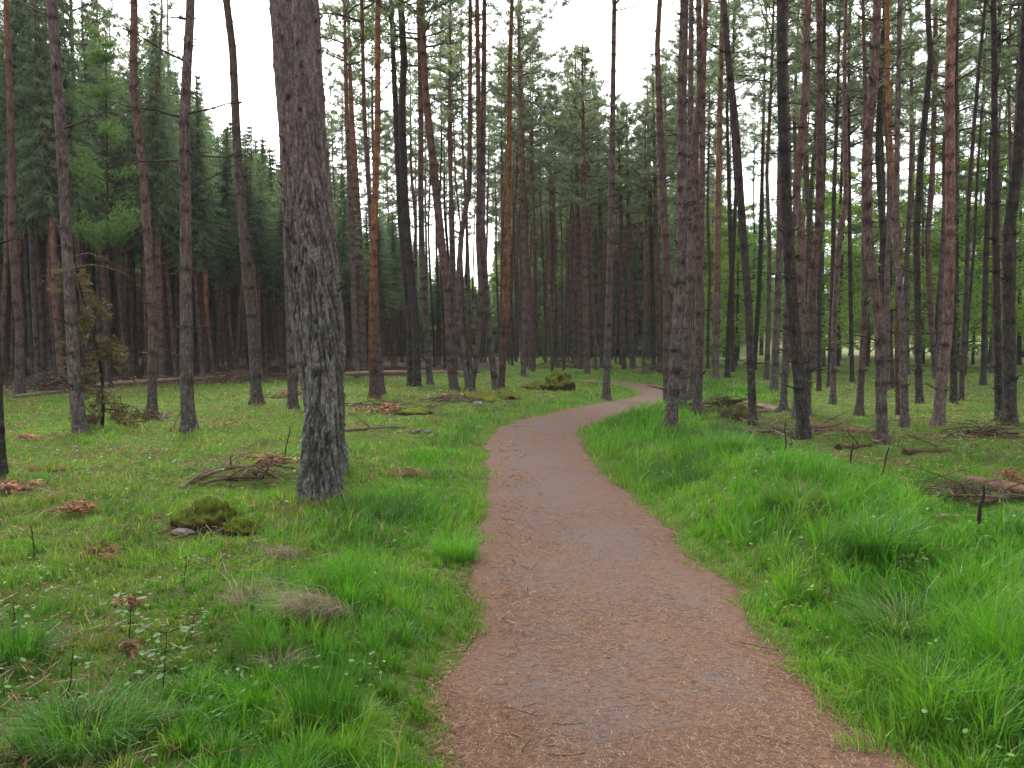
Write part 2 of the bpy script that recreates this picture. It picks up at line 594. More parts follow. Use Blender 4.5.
# ------------------------------------------------------------------ blades
def blades(x, y, z, h, w, az, bend, col, tipcol=None, twist=None):
    """vectorised blades: base pair, mid pair, tip"""
    n = len(x)
    tw = RNG.uniform(0, PI, n) if twist is None else twist
    wx = np.cos(tw) * w / 2; wy = np.sin(tw) * w / 2
    bx = np.cos(az) * bend * h; by = np.sin(az) * bend * h
    zc = np.sqrt(np.clip(1 - bend ** 2 * .8, .08, 1))
    V = np.zeros((n, 5, 3))
    V[:, 0] = np.stack([x - wx, y - wy, z - .01], -1)
    V[:, 1] = np.stack([x + wx, y + wy, z - .01], -1)
    V[:, 2] = np.stack([x + bx * .32 + wx * .8, y + by * .32 + wy * .8, z + h * .6 * (zc * .4 + .6)], -1)
    V[:, 3] = np.stack([x + bx * .32 - wx * .8, y + by * .32 - wy * .8, z + h * .6 * (zc * .4 + .6)], -1)
    V[:, 4] = np.stack([x + bx, y + by, z + h * zc], -1)
    b = np.arange(n)[:, None] * 5
    q = b + np.array([[0, 1, 2, 3]]); t = b + np.array([[3, 2, 4]])
    C = np.repeat(col[:, None, :], 5, axis=1)
    if tipcol is not None:
        C[:, 4] = tipcol
    return V.reshape(-1, 3), q, t, C.reshape(-1, 3)


def build_grass(N=620000):
    d0, d1, k = 2.0, 62.0, 1.35
    u = RNG.uniform(0, 1, N)
    a = 1 - k
    d = (d0 ** a + u * (d1 ** a - d0 ** a)) ** (1 / a)
    px = RNG.uniform(-330, 1354, N)
    x = (px - 512) / F * d; y = d
    z, e, side, arc = ground_parts(x, y)
    r = d
    tuft = fbm(x * 1.6, y * 1.6, 91, 3)
    big = fbm(x * .35 + 9, y * .35, 95, 2)
    sp = spruce_zone(x, y) + (tuft - .5) * 3
    right = side > 0
    # probability
    p = np.ones(N)
    edge = e + (fbm(x * 4, y * 4, 12, 3) - .5) * .42
    p *= sstep(-.08, .16, edge)
    p *= 1 - sstep(-1.0, .6, sp)
    patch = fbm(x * .8 + 40, y * .8, 55, 3)
    leftwild = (~right) * sstep(.7, 1.8, e)
    p *= 1 - leftwild * sstep(.46, .58, patch) * .22
    rightwild = right * sstep(1.8, 3.6, e) * sstep(8, 10.5, y)
    p *= 1 - rightwild * .72 * sstep(.40, .54, patch)
    keep = RNG.uniform(0, 1, N) < p
    x, y, z, e, side, tuft, big, right, r, patch, lw, rw = [q[keep] for q in (x, y, z, e, side, tuft, big, right, r, patch, leftwild, rightwild)]
    n = len(x)
    # gather the blades into tufts that splay outwards
    cell = .15 + .010 * r
    kx = np.floor(x / .16); ky = np.floor(y / .16)
    gx = (kx + .15 + .7 * _hash(kx, ky, 401)) * .16; gy = (ky + .15 + .7 * _hash(kx, ky, 402)) * .16
    tv = _hash(kx, ky, 403)          # character of each tuft
    tight = np.where(RNG.uniform(0, 1, n) < .72, RNG.uniform(.35, .7, n), 1.0)
    nx_ = gx + (x - gx) * tight; ny_ = gy + (y - gy) * tight
    out_az = np.arctan2(ny_ - gy, nx_ - gx)
    rad = np.hypot(nx_ - gx, ny_ - gy)
    x, y = np.where(e > .12, nx_, x), np.where(e > .12, ny_, y)
    tf = sstep(.40, .68, tuft)
    h = np.where(right, .075 + .105 * tf, .05 + .07 * tf)
    h *= .55 + .95 * tv
    h *= .40 + .60 * sstep(-.05, .4, e)
    h *= 1 - .28 * right * sstep(.9, 2.2, e) * sstep(5.5, 7.5, y)
    h *= 1 - .35 * lw
    h *= 1 - .58 * rw
    h *= RNG.lognormal(0, .33, n)
    clearing = np.ones(n)
    for (ox, oy, orr, f) in CLEAR:
        dd = np.hypot(x - ox, y - oy) / orr
        clearing = np.minimum(clearing, f + (1 - f) * sstep(.75, 1.35, dd))
    h *= clearing
    h = np.clip(h, .012, .42)
    w = .0024 + .00074 * r
    w *= RNG.uniform(.65, 1.3, n)
    field = (fbm(x * .9, y * .9, 21, 2) * 4 * PI)
    mixd = RNG.uniform(0, 1, n) < .6
    az = np.where(mixd, out_az + RNG.normal(0, .5, n), field + RNG.normal(0, .9, n))
    bend = np.clip(RNG.beta(2, 2.2, n) * 1.0 + rad * 2.2, .05, .97)
    # colours
    c1 = np.array([.045, .145, .014]); c2 = np.array([.10, .27, .020]); c3 = np.array([.034, .10, .017]); cy = np.array([.19, .32, .05]); dry = np.array([.33, .265, .145])
    t = np.clip(RNG.uniform(0, 1, n) * .6 + tv * .4, 0, 1)[:, None]
    col = c1 * (1 - t) + c2 * t
    dk = sstep(.47, .62, fbm(x * 1.1 + 4, y * 1.1 + 1, 61, 3))[:, None]
    col = col * (1 - .75 * dk) + c3 * .75 * dk
    ev = sstep(.6, 0., e)[:, None] * .40
    col = col * (1 - ev) + cy * ev
    yl = sstep(.58, .7, fbm(x * 1.7 + 14, y * 1.7 + 1, 161, 3))[:, None] * .5
    col = col * (1 - yl) + cy * yl
    br = (sstep(.56, .68, fbm(x * 2.1 + 3, y * 2.1 + 8, 171, 3)) * lw)[:, None] * .6
    col = col * (1 - br) + np.array([.17, .125, .06]) * br
    rw_shade = rw[:, None] * .6
    col = col * (1 - rw_shade) + np.array([.05, .125, .03]) * rw_shade  # darker grass out on the right, trunk shade put into the blade colour
    lwv = lw[:, None]
    moss = np.array([.115, .215, .035])
    col = col * (1 - .5 * lwv) + moss * .5 * lwv * (.7 + .6 * t)
    dryp = .02 + .22 * lw * sstep(.42, .6, fbm(x * 1.5, y * 1.5, 77, 3)) + .10 * sstep(.15, 0, e) + .06 * rw
    isd = RNG.uniform(0, 1, n) < dryp
    col[isd] = dry * RNG.uniform(.5, 1.15, (isd.sum(), 1))
    col *= RNG.uniform(.75, 1.25, (n, 1))
    V, q, tt, C = blades(x, y, z, h, w, az, bend, col)
    mb = MB()
    mb.v.append(V); mb.c.append(C); mb.n += len(V)
    for f in (q, tt):
        mb.f.append(f); mb.m.append(np.zeros(len(f))); mb.sm.append(np.zeros(len(f), bool))
    o = mb.build('grass', M_GRASS)
    tag(o, 'green grass and moss growing on both sides of the path', 'grass', kind='stuff')




def sticks(mb, x, y, z, L, w, az, col, tilt=None, th=.4):
    """little three-sided slivers lying on the ground (real thickness)"""
    n = len(x)
    tilt = np.zeros(n) if tilt is None else tilt
    dx = np.cos(az) * np.cos(tilt) * L / 2; dy = np.sin(az) * np.cos(tilt) * L / 2; dz = np.sin(tilt) * L / 2
    px_ = -np.sin(az) * w / 2; py_ = np.cos(az) * w / 2
    V = np.zeros((n, 6, 3))
    for s, o in ((-1, 0), (1, 3)):
        V[:, o] = np.stack([x + s * dx + px_, y + s * dy + py_, z + s * dz], -1)
        V[:, o + 1] = np.stack([x + s * dx - px_, y + s * dy - py_, z + s * dz], -1)
        V[:, o + 2] = np.stack([x + s * dx, y + s * dy, z + s * dz + w * th * 2], -1)
    b = np.arange(n)[:, None] * 6
    q = np.vstack([b + np.array([[0, 2, 5, 3]]), b + np.array([[2, 1, 4, 5]])])
    C = np.repeat(col[:, None, :], 6, axis=1).reshape(-1, 3)
    mb.v.append(V.reshape(-1, 3)); mb.c.append(C)
    mb.f.append(q + mb.n); mb.m.append(np.zeros(len(q))); mb.sm.append(np.zeros(len(q), bool))
    mb.n += n * 6


def build_path_litter(N=150000):
    d0, d1, k = 2.1, 20.0, 1.6
    u = RNG.uniform(0, 1, N); a = 1 - k
    d = (d0 ** a + u * (d1 ** a - d0 ** a)) ** (1 / a)
    px = RNG.uniform(380, 1010, N)
    x = (px - 512) / F * d; y = d
    z, e, side, arc = ground_parts(x, y)
    hw = half_w(arc, side)
    zc = .015 * (1 - ((e + hw) / hw) ** 2) + (fbm(x * 1.5, y * 1.5, 44, 3) - .5) * .025 + .013
    patch = fbm(x * 1.1, y * 1.1, 141, 4) - .05 * sstep(-.35, -.7, e)
    p = (1 - sstep(-.02, .28, e)) * (.25 + .75 * sstep(.42, .6, patch + .12 * sstep(-.35, 0, e)))
    keep = RNG.uniform(0, 1, N) < p
    x, y, zc, e, d, z = [q[keep] for q in (x, y, zc, e, d, z)]
    zc = np.where(e > -.02, np.maximum(z, zc) + .004, zc)
    n = len(x)
    L = RNG.uniform(.014, .042, n); w = .0010 + .00036 * d
    pal = np.array([[.23, .13, .08], [.16, .09, .06], [.34, .195, .11], [.10, .06, .042], [.44, .31, .19], [.16, .09, .065]])
    col = pal[RNG.choice(6, n, p=[.3, .26, .14, .14, .05, .11])] * RNG.uniform(.75, 1.15, (n, 1))
    mb = MB()
    sticks(mb, x, y, zc, L, w, RNG.uniform(0, 2 * PI, n), col, RNG.normal(0, .03, n), .10)
    o = mb.build('needle_litter', M_LITTER)
    tag(o, 'fallen orange brown pine needles strewn over the path', 'needle litter', kind='stuff')


build_path_litter()


def build_floor_litter(N=80000):
    u = RNG.uniform(0, 1, N); d0, d1, k = 2.4, 34., 1.15; a = 1 - k
    d = (d0 ** a + u * (d1 ** a - d0 ** a)) ** (1 / a)
    px = RNG.uniform(-200, 1224, N)
    x = (px - 512) / F * d; y = d
    z, e, side, arc = ground_parts(x, y)
    pt = fbm(x * 1.1 + 7, y * 1.1, 177, 3)
    sp = spruce_zone(x, y)
    p = (.10 + sstep(.46, .6, pt)) * (.25 + .75 * sstep(4, 7.5, d)) * np.where(side > 0, 1.3 * sstep(2., 3.6, e) * sstep(8, 10.5, y), sstep(.8, 1.6, e)) + .9 * sstep(-2, 0, sp) * (sp < 6)
    keep = RNG.uniform(0, 1, N) < p
    x, y, z, d = [q[keep] for q in (x, y, z, d)]
    n = len(x)
    L = np.clip(RNG.lognormal(-2.9, .5, n), .02, .05 + .012 * d); w = .002 + .0006 * d
    pal = np.array([[.30, .15, .08], [.22, .13, .09], [.38, .29, .20], [.13, .09, .07], [.26, .12, .07]])
    col = pal[RNG.choice(5, n)] * RNG.uniform(.7, 1.2, (n, 1))
    mb = MB()
    sticks(mb, x, y, z + RNG.uniform(0.01, .07, n), L, w, RNG.uniform(0, 2 * PI, n), col, RNG.normal(0, .4, n))
    tag(mb.build('twig_litter', M_LITTER), 'small dead twigs and brown scraps strewn among the grass', 'twig litter', kind='stuff')


build_floor_litter()


def build_ground_leaves(N=9000):
    """low leafy cover, small rounded leaves in drifts"""
    u = RNG.uniform(0, 1, N); d0, d1, k = 2.4, 30., 1.2; a = 1 - k
    d = (d0 ** a + u * (d1 ** a - d0 ** a)) ** (1 / a)
    px = RNG.uniform(-200, 1224, N)
    x = (px - 512) / F * d; y = d
    z, e, side, arc = ground_parts(x, y)
    pt = fbm(x * 1.4 + 70, y * 1.4, 277, 3)
    p = sstep(.52, .66, pt) * .6 * (e > .12) * (spruce_zone(x, y) < -1)
    keep = RNG.uniform(0, 1, N) < p
    x, y, z, d, side = [q[keep] for q in (x, y, z, d, side)]
    n = len(x)
    s = RNG.uniform(.006, .013, n) + .0010 * d
    az = RNG.uniform(0, 2 * PI, n); ti = RNG.uniform(-.5, .5, n)
    ax = np.stack([np.cos(az), np.sin(az), ti], -1) * s[:, None]
    bx = np.stack([-np.sin(az), np.cos(az), RNG.uniform(-.5, .5, n)], -1) * s[:, None] * .6
    c = np.stack([x, y, z + RNG.uniform(.03, .12, n) * np.where(side > 0, 1.4, 1)], -1)
    V = np.stack([c - ax, c - ax * .3 + bx, c + ax * .5 + bx * .8, c + ax * 1.1, c + ax * .5 - bx * .8, c - ax * .3 - bx], 1)
    q = np.arange(n)[:, None] * 6 + np.arange(6)[None]
    g = np.array([.12, .24, .05]) * RNG.uniform(.6, 1.25, (n, 1)) + np.array([.03, .03, .03]) * RNG.uniform(0, 1, (n, 1))
    mb = MB().add(V.reshape(-1, 3), q, 0, np.repeat(g, 6, axis=0))
    tag(mb.build('ground_cover', M_GRASS), 'small fresh green leaves of low weeds among the grass', 'ground cover', kind='stuff')


build_ground_leaves()


# ------------------------------------------------------------------ tree meshes
def smooth_interp(zs, xs, zq, w=.5):
    """piecewise linear then softened"""
    a = np.interp(zq, zs, xs)
    dz = zq[1] - zq[0]
    k = max(3, int(w / dz) | 1)
    ker = np.hanning(k + 2)[1:-1]; ker /= ker.sum()
    p = np.pad(a, k // 2, 'reflect', reflect_type='odd')
    return np.convolve(p, ker, 'valid')


def trunk_mesh(mb, zs, xs, ys, rs, H, k=12, dz=.08, seed=0, flare=.35, stubs=True, rough=.05, whorl=.42, zmaxstub=99, mat=0):
    rg = np.random.default_rng(seed)
    zq = np.arange(-.25, H, dz)
    X = smooth_interp(zs, xs, zq, .7); Yy = smooth_interp(zs, ys, zq, .7)
    R = np.interp(zq, rs[0], rs[1])
    R = R * (1 + flare * np.exp(-np.clip(zq, 0, 9) / .14))
    th = np.arange(k) / k * 2 * PI
    C = np.ones((len(zq), k, 3))
    wz = []
    z = rg.uniform(.5, .9)
    while z < H - .5:
        wz.append(z); z += whorl * rg.uniform(.7, 1.35)
    for w in wz:
        g = np.exp(-((zq - w) / .045) ** 2)
        R = R * (1 + .07 * g)
        C = C * (1 - .30 * g[:, None, None])
        for _ in range(int(rg.integers(3, 6))):
            ta = rg.uniform(0, 2 * PI); kz = w + rg.normal(0, .03)
            gg = np.exp(-((zq[:, None] - kz) / max(.035, dz * .6)) ** 2 - (np.angle(np.exp(1j * (th[None] - ta))) / .42) ** 2)
            C = C * (1 - .68 * gg[:, :, None])
    dr = (fbm(th[None] * 2 / PI * 2 + seed, zq[:, None] * 2.2 + seed * 3, 5, 3) - .5) * 2 * rough * R[:, None]
    lob = np.cos(th[None] * (3 + seed % 3) + seed) * np.exp(-np.clip(zq, 0, 9)[:, None] / .16) * .22 * R[:, None]
    dr = dr + lob
    P = np.stack([X, Yy, zq], -1)
    mb.tube(P, R, k, mat, C, dr=dr)
    if stubs:
        for w in wz:
            if w > zmaxstub: break
            if rg.uniform() < .12: continue
            for _ in range(rg.integers(2, 5)):
                a = rg.uniform(0, 2 * PI)
                r = float(np.interp(w, zq, R)); c = np.array([np.interp(w, zq, X), np.interp(w, zq, Yy), w])
                L = rg.uniform(.02, .09) if rg.uniform() < .8 else rg.uniform(.12, .45)
                dirv = np.array([math.cos(a), math.sin(a), rg.uniform(.05, .6)])
                p0 = c + dirv * [r * .6, r * .6, 0]
                mb.tube([p0, p0 + dirv * (r * .5 + L * .5), p0 + dirv * (r * .5 + L) + [0, 0, rg.uniform(-.04, .03)]],
                        [.014, .011, .005], 4, mat, np.array([.42, .38, .36]))
    return zq, X, Yy, R


def dead_branch(mb, p0, az, L, r0, rg, rise=.1, droop=-.2, twigs=3, col=(.5, .45, .42), mat=0):
    n = 7
    t = np.linspace(0, 1, n)
    d = np.array([math.cos(az), math.sin(az)])
    wig = np.cumsum(rg.normal(0, .05, (n, 3)), 0) * L * .6
    P = np.stack([p0[0] + d[0] * t * L, p0[1] + d[1] * t * L, p0[2] + (rise * t + droop * t * t) * L], -1) + wig * t[:, None]
    mb.tube(P, r0 * (1 - t * .8), 5, mat, np.array(col))
    for _ in range(twigs):
        i = rg.integers(2, n - 1)
        a2 = az + rg.choice([-1, 1]) * rg.uniform(.4, 1.1)
        l2 = L * rg.uniform(.15, .4)
        q = P[i]
        m2 = q + np.array([math.cos(a2), math.sin(a2), rg.uniform(-.3, .5)]) * l2
        mb.tube([q, (q + m2) / 2 + rg.normal(0, .02, 3), m2], [r0 * .45, r0 * .3, r0 * .12], 4, mat, np.array(col))
    return P


def tufts(mb, C, size, nb, rg, width, up=.3, mat=1, colvar=.3):
    """needle bursts around points C (n,3)"""
    n = len(C)
    D = rg.normal(0, 1, (n, nb, 3)); D[:, :, 2] += up
    D /= np.linalg.norm(D, axis=2)[:, :, None]
    s = size * rg.uniform(.6, 1.25, (n, nb, 1))
    side = np.cross(D, rg.normal(0, 1, (n, nb, 3)))
    side /= np.linalg.norm(side, axis=2)[:, :, None]
    c = C[:, None, :]
    a = c + side * width; b = c - side * width; t = c + D * s
    V = np.stack([a, b, t], 2).reshape(-1, 3)
    f = np.arange(n * nb * 3).reshape(-1, 3)
    cc = rg.uniform(1 - colvar, 1 + colvar, (n, 1, 1)) * np.ones((n, nb * 3, 3))
    mb.add(V, f, mat, cc.reshape(-1, 3))


def pine_crown(seed, h=7.5, r=1.9, nl=30, dens=1.0):
    """crown round a straight stem, local z 0 = lowest live limb"""
    rg = np.random.default_rng(seed)
    mb = MB()
    pts = []
    for i in range(nl):
        f = (i + rg.uniform(0, .9)) / nl
        z0 = f * h * .96
        prof = (.55 + .6 * math.sin(PI * min(1, (f + .08) * .95) ** .8)) * (1 - .55 * f)
        L = r * prof * rg.uniform(.6, 1.25)
        az = i * 2.4 + rg.uniform(-.5, .5)
        el = rg.uniform(-.05, .45) + .35 * f
        n = 6
        t = np.linspace(0, 1, n)
        d = np.array([math.cos(az), math.sin(az)])
        P = np.stack([d[0] * t * L, d[1] * t * L, z0 + L * (math.sin(el) * t + .18 * t * t * (1 if rg.uniform() < .6 else -1))], -1)
        P += np.cumsum(rg.normal(0, .05, (n, 3)), 0) * t[:, None] * L
        mb.tube(P, .035 * (1.2 - f * .6) * (1 - .75 * t), 4, 0, np.array([.9, .85, .8]))
        for s_ in range(int(rg.integers(5, 9))):
            tt = rg.uniform(.3, 1)
            q = np.array([np.interp(tt, t, P[:, k]) for k in range(3)])
            a2 = az + rg.choice([-1, 1]) * rg.uniform(.3, 1.2)
            l2 = L * rg.uniform(.18, .42)
            e2 = rg.uniform(-.1, .7)
            end = q + np.array([math.cos(a2) * math.cos(e2), math.sin(a2) * math.cos(e2), math.sin(e2)]) * l2
            mb.tube([q, (q + end) / 2 + rg.normal(0, .03, 3), end], [.013, .009, .004], 3, 0, np.array([.8, .8, .7]))
            m = max(3, int(l2 / .085 * dens))
            u = rg.uniform(.25, 1.08, m)[:, None]
            pts.append(q + (end - q) * u + rg.normal(0, .07, (m, 3)))
    # leader
    u = rg.uniform(0, 1, 20)[:, None]
    pts.append(np.array([[0, 0, h * .9]]) + u * np.array([[0, 0, h * .12]]) + rg.normal(0, .12, (20, 3)) * [1, 1, .5])
    pts = np.concatenate(pts)
    tufts(mb, pts, .20, 10, rg, .015, .35)
    return mb.mesh('crown', [BARK['r'], M_PINE])


def spruce_mesh(seed, H=16, live=3.5, r=2.0):
    rg = np.random.default_rng(seed)
    mt = MB()
    zs = [-.3, H]; r0 = .012 * H
    zq, X, Yy, R = trunk_mesh(mt, zs, [0, 0], [0, 0], ([0, H * .5, H], [r0, r0 * .6, .02]), H, 8, .3, seed, .25, False)
    # dead bare lower branches
    for _ in range(60):
        z = rg.uniform(.8, live + 1.5); a = rg.uniform(0, 2 * PI)
        c = np.array([math.cos(a) * r0 * .7, math.sin(a) * r0 * .7, z])
        dead_branch(mt, c, a, rg.uniform(.4, 1.5), .011, rg, .05, -.25, 1, (.95, .9, .85))
    tm = mt.mesh('trunk', [BARK['s']])
    mb = MB()
    z = live
    V = []; 
    az0 = 0
    while z < H - .15:
        f = (z - live) / (H - live)
        L0 = r * (1 - f) ** .8 + .15
        if f < .12: L0 *= .6 + f * 3
        for i in range(7):
            az = az0 + i * 2 * PI / 7 + rg.uniform(-.3, .3)
            L = L0 * rg.uniform(.5, 1.3)
            rise = .25 * f; dr = -.42 + .25 * f
            n = max(4, int(L / .17))
            t = np.linspace(.05, 1, n)
            P = np.stack([math.cos(az) * t * L, math.sin(az) * t * L, z + (rise * t + dr * t * t + .14 * t ** 4) * L + rg.normal(0, .02, n)], -1)
            if i % 2 == 0:
                mb.tube(P[[0, n // 2, n - 1]], [.018, .012, .005], 3, 0, np.array([.8, .8, .8]))
            for s in (-1, 1):
                ln = (.16 + .30 * (1 - t)) * min(1, L) * rg.uniform(.7, 1.2, n)
                a2 = az + s * rg.uniform(.7, 1.2, n)
                E = P + np.stack([np.cos(a2) * ln, np.sin(a2) * ln, -rg.uniform(.15, .75, n) * ln], -1)
                V.append(np.stack([P, E, np.full((n, 3), rg.uniform(.7, 1.3))], 1))
        az0 += 1.3
        z += rg.uniform(.2, .34)
    S = np.concatenate(V)
    A = S[:, 0]; E = S[:, 1]; cv = S[:, 2, :1]
    m = 3
    out = []; oc = []
    for k in range(m):
        o = rg.normal(0, .03, A.shape)
        w = rg.normal(0, 1, A.shape); w = np.cross(E - A, w); w /= np.linalg.norm(w, axis=1)[:, None] + 1e-9
        u0 = rg.uniform(0, .5, (len(A), 1)); 
        p = A + (E - A) * u0 + o
        e = A + (E - A) * (u0 + .6) + rg.normal(0, .05, A.shape) + [0, 0, -.03]
        out.append(np.stack([p - w * .034, p + w * .034, e], 1)); oc.append(np.repeat(np.repeat(cv[:, None], 3, 1), 3, 2))
    V = np.concatenate(out).reshape(-1, 3); C = np.concatenate(oc).reshape(-1, 3)
    mb.add(V, np.arange(len(V)).reshape(-1, 3), 1, C)
    return tm, mb.mesh('crown', [BARK['s'], M_SPRUCE])


def broadleaf_mesh(seed, H=12, r=3.2, matl=None, n_leaf=13000, low=.03, ls=.075):
    rg = np.random.default_rng(seed)
    mt = MB()
    trunk_mesh(mt, [-.3, 2, H], [0, .1, .3], [0, .1, 0], ([0, H * .5, H], [.13, .07, .02]), H, 8, .25, seed, .3, False)
    tm = mt.mesh('trunk', [BARK['d']])
    mb = MB(); pts = []
    for i in range(34):
        f = rg.uniform(0, 1)
        z0 = H * (low + (.95 - low) * f); L = r * (1 - .65 * f) * rg.uniform(.6, 1.2); az = i * 2.4
        el = rg.uniform(.1, .7)
        t = np.linspace(0, 1, 6)
        P = np.stack([math.cos(az) * t * L, math.sin(az) * t * L, z0 + L * math.sin(el) * t], -1) + np.cumsum(rg.normal(0, .06, (6, 3)), 0) * t[:, None] * L
        mb.tube(P, .03 * (1 - .8 * t), 4, 0)
        m = int(n_leaf / 34)
        u = rg.uniform(.25, 1.05, m)
        q = np.stack([np.interp(u, t, P[:, k]) for k in range(3)], -1)
        pts.append(q + rg.normal(0, 1, (m, 3)) * [.3, .3, .16] * (L / 2.2) ** .5)
    p = np.concatenate(pts)
    n = len(p)
    a = rg.normal(0, 1, (n, 3)); a[:, 2] *= .5; a /= np.linalg.norm(a, axis=1)[:, None]
    b = np.cross(a, rg.normal(0, 1, (n, 3))); b /= np.linalg.norm(b, axis=1)[:, None]
    s = ls * rg.uniform(.6, 1.3, (n, 1))
    V = np.stack([p - a * s, p + b * s * .5, p + a * s, p - b * s * .5], 1).reshape(-1, 3)
    mb.add(V, np.arange(n * 4).reshape(-1, 4), 1, np.repeat(rg.uniform(.75, 1.25, (n, 1)) * np.ones((1, 3)), 4, axis=0))
    return tm, mb.mesh('crown', [BARK['d'], matl or M_LEAF])


CROWNS = [pine_crown(100 + i, 6 + (i % 3), 1.45 + .2 * (i % 4), 28 + 3 * (i % 3)) for i in range(8)]
CROWN_H = [6 + (i % 3) for i in range(8)]
SPRUCES = [spruce_mesh(200 + i, 16, 6.0 + .5 * i, 2.1 + .15 * i) for i in range(4)]
BROADS = [broadleaf_mesh(300 + i) for i in range(3)]
LARCHES = [broadleaf_mesh(320 + i, 15, 2.2, M_LARCH, 15000, .38, .055) for i in range(2)]

# top limit of crowns in the photograph (pixel row) by column
PTL = ([-400, 172, 190, 280, 330, 440, 520, 534, 548, 565, 583, 598, 615, 640, 655, 672, 700, 1400],
       [-300, -300, 60, 120, -150, -80, -40, 25, 85, 70, 42, 95, 110, 100, 55, 20, -60, -200])
STL = ([-400, 150, 185, 215, 280, 350, 430, 480, 520], [-260, -150, 60, 122, 150, 190, 245, 285, 300])


def toplimit(tab, px, d):
    v = np.interp(px, *tab)
    return CAMH + (HOR - v) / F * d


# ------------------------------------------------------------------ hand placed pines
# pts: pixel centre line from the top down to the base, w: pixel widths (base, y=230, y=0), kind, label, dead branches
P_ = []


def T(pts, w, kind, label, nb=3, **kw):
    P_.append((pts, w, kind, label, nb, kw))


T([(-8, 250), (-3, 390), (1, 478)], (13, 10, 9), 'd', 'dark trunk cut off by the left edge of the photo, nearest there', 0)
T([(6, 0), (13, 160), (16, 240), (19, 330), (20, 396)], (12, 9, 6), 'r', 'straight reddish pine at far left beside the dark brushwood', 3)
T([(37, 0), (43, 125), (51, 230), (57, 310), (63, 388)], (9, 7, 5), 'p', 'slim pinkish pine with an orange scar low on its trunk', 3)
T([(22, 60), (27, 150), (31, 230), (38, 384)], (7, 6, 4), 'g', 'thin grey pine between the two reddish ones at far left', 2)
T([(50, 0), (57, 60), (60, 120), (62, 230), (70, 330), (76, 400), (81, 432)], (18, 11.5, 11), 'g', 'stout grey pine leaning left just left of the dying sapling', 4, long=[(57, 15, 0), (60, 130, 1)])
T([(58, 20), (66, 100), (75, 170), (83, 240), (90, 320), (95, 384)], (6, 5, 4), 'd', 'thin dark slanting pine right of the stout grey one', 2)
T([(85, 40), (92, 150), (98, 235), (104, 300), (108, 378)], (7, 6, 4), 'p', 'slender orange tinted pine rising behind the dying sapling', 4)
T([(131, 0), (136, 90), (141, 155), (147, 240), (152, 320), (152, 416)], (12, 9.5, 8), 'r', 'reddish pine with a curved upper trunk right of the sapling', 4)
T([(160, 60), (155, 125), (158, 187), (160, 250), (162, 381)], (8, 7, 5), 'p', 'pale pink pine close behind the curved reddish pine', 3)
T([(136, 120), (140, 180), (143, 240), (147, 378)], (5.5, 4.5, 3), 'o', 'very thin orange pine left of the curved reddish trunk', 2)
T([(160, 140), (165, 235), (170, 308), (176, 377)], (6, 5, 3), 'p', 'thin slanting pink pine right behind the purple grey one', 2)
T([(185, 0), (185, 125), (185, 230), (184, 300), (187, 400), (190, 432)], (18, 13, 10), 'g', 'purple grey pine with long dead side branches and flared foot', 2, long=[(185, 60, 0), (186, 115, 1), (185, 118, 0), (186, 155, 1), (185, 185, 1), (184, 160, 0)])
T([(196, 60), (200, 150), (204, 235), (208, 308), (214, 378)], (6.5, 5, 3), 'o', 'thin orange pine between the two stout grey left ones', 3)
T([(188, 160), (194, 268), (203, 378)], (6, 4.5, 3), 'p', 'thin pale slanting pine right of the long branched pine', 2)
T([(226, 120), (228, 235), (229, 324), (237, 375)], (5, 3.6, 2.6), 'p', 'whitish thin pole pine bowed near its foot', 1)
T([(229, 0), (232, 50), (237, 150), (245, 250), (252, 330), (257, 403)], (15, 11, 8), 'g', 'grey pine leaning left, its top against the open white sky', 3)
T([(255, 120), (258, 236), (260, 368)], (5, 4.2, 3), 'r', 'thin reddish pine just right of the leaning grey pine', 2)
T([(262, 140), (264, 235), (267, 370)], (4.5, 4, 3), 'p', 'second thin pale pine right of the leaning grey pine', 2)
T([(270, 150), (274, 235), (282, 371)], (6, 4.5, 3.2), 'p', 'thin pale pine left of the stout pair, third from the leaning one', 2)
T([(283, 0), (287, 120), (289, 230), (291, 330), (293, 409)], (13, 11.5, 9), 'g', 'dark grey pine standing in line behind the big lichened pair', 2)
T([(344, 0), (346, 125), (351, 220), (354, 300), (357, 378)], (8, 6.5, 4), 'g', 'greyish pine just right of the big lichened trunk', 3)
T([(348, 0), (352, 120), (358, 220), (361, 300), (364, 374)], (9, 9.5, 7.5), 'r', 'straight pink barked pine right of the big lichened trunk', 4)
T([(362, 0), (364, 119), (371, 219), (376, 300), (381, 396)], (11, 6, 4), 'r', 'slim pine whose foot touches the orange pine', 3)
T([(379, 0), (378, 125), (375, 225), (373, 324), (374, 399)], (13, 8, 6), 'o', 'bright orange barked pine right of the big lichened trunk', 4)
T([(391, 0), (396, 125), (400, 219), (408, 300), (411, 387)], (10, 8, 5), 'd', 'left one of two dark pines sharing a foot', 2)
T([(401, 0), (404, 62), (402, 110), (404, 190), (408, 245), (415, 324), (417, 387)], (11, 9.5, 8), 'd', 'right one of two dark pines sharing a foot, thicker', 3)
T([(419, 30), (421, 110), (421, 190), (422, 250), (425, 320), (430, 384)], (9, 7, 5), 'g', 'grey pine beside the dark pair', 3)
T([(421, 0), (425, 84), (431, 141), (437, 203), (441, 245), (448, 292), (450, 349), (454, 391)], (12, 10, 7), 'r', 'pinkish pine leaning left with a dark collar high up', 4)
T([(470, 62), (469, 187), (461, 232), (458, 290), (461, 330), (469, 391)], (9, 6.5, 4), 'g', 'curved pine forming the left arm of a narrow V', 3)
T([(477, 0), (478, 62), (479, 156), (478, 240), (481, 292), (479, 340), (471, 391)], (8, 6, 5), 'r', 'crooked pine forming the right arm of the narrow V', 4)
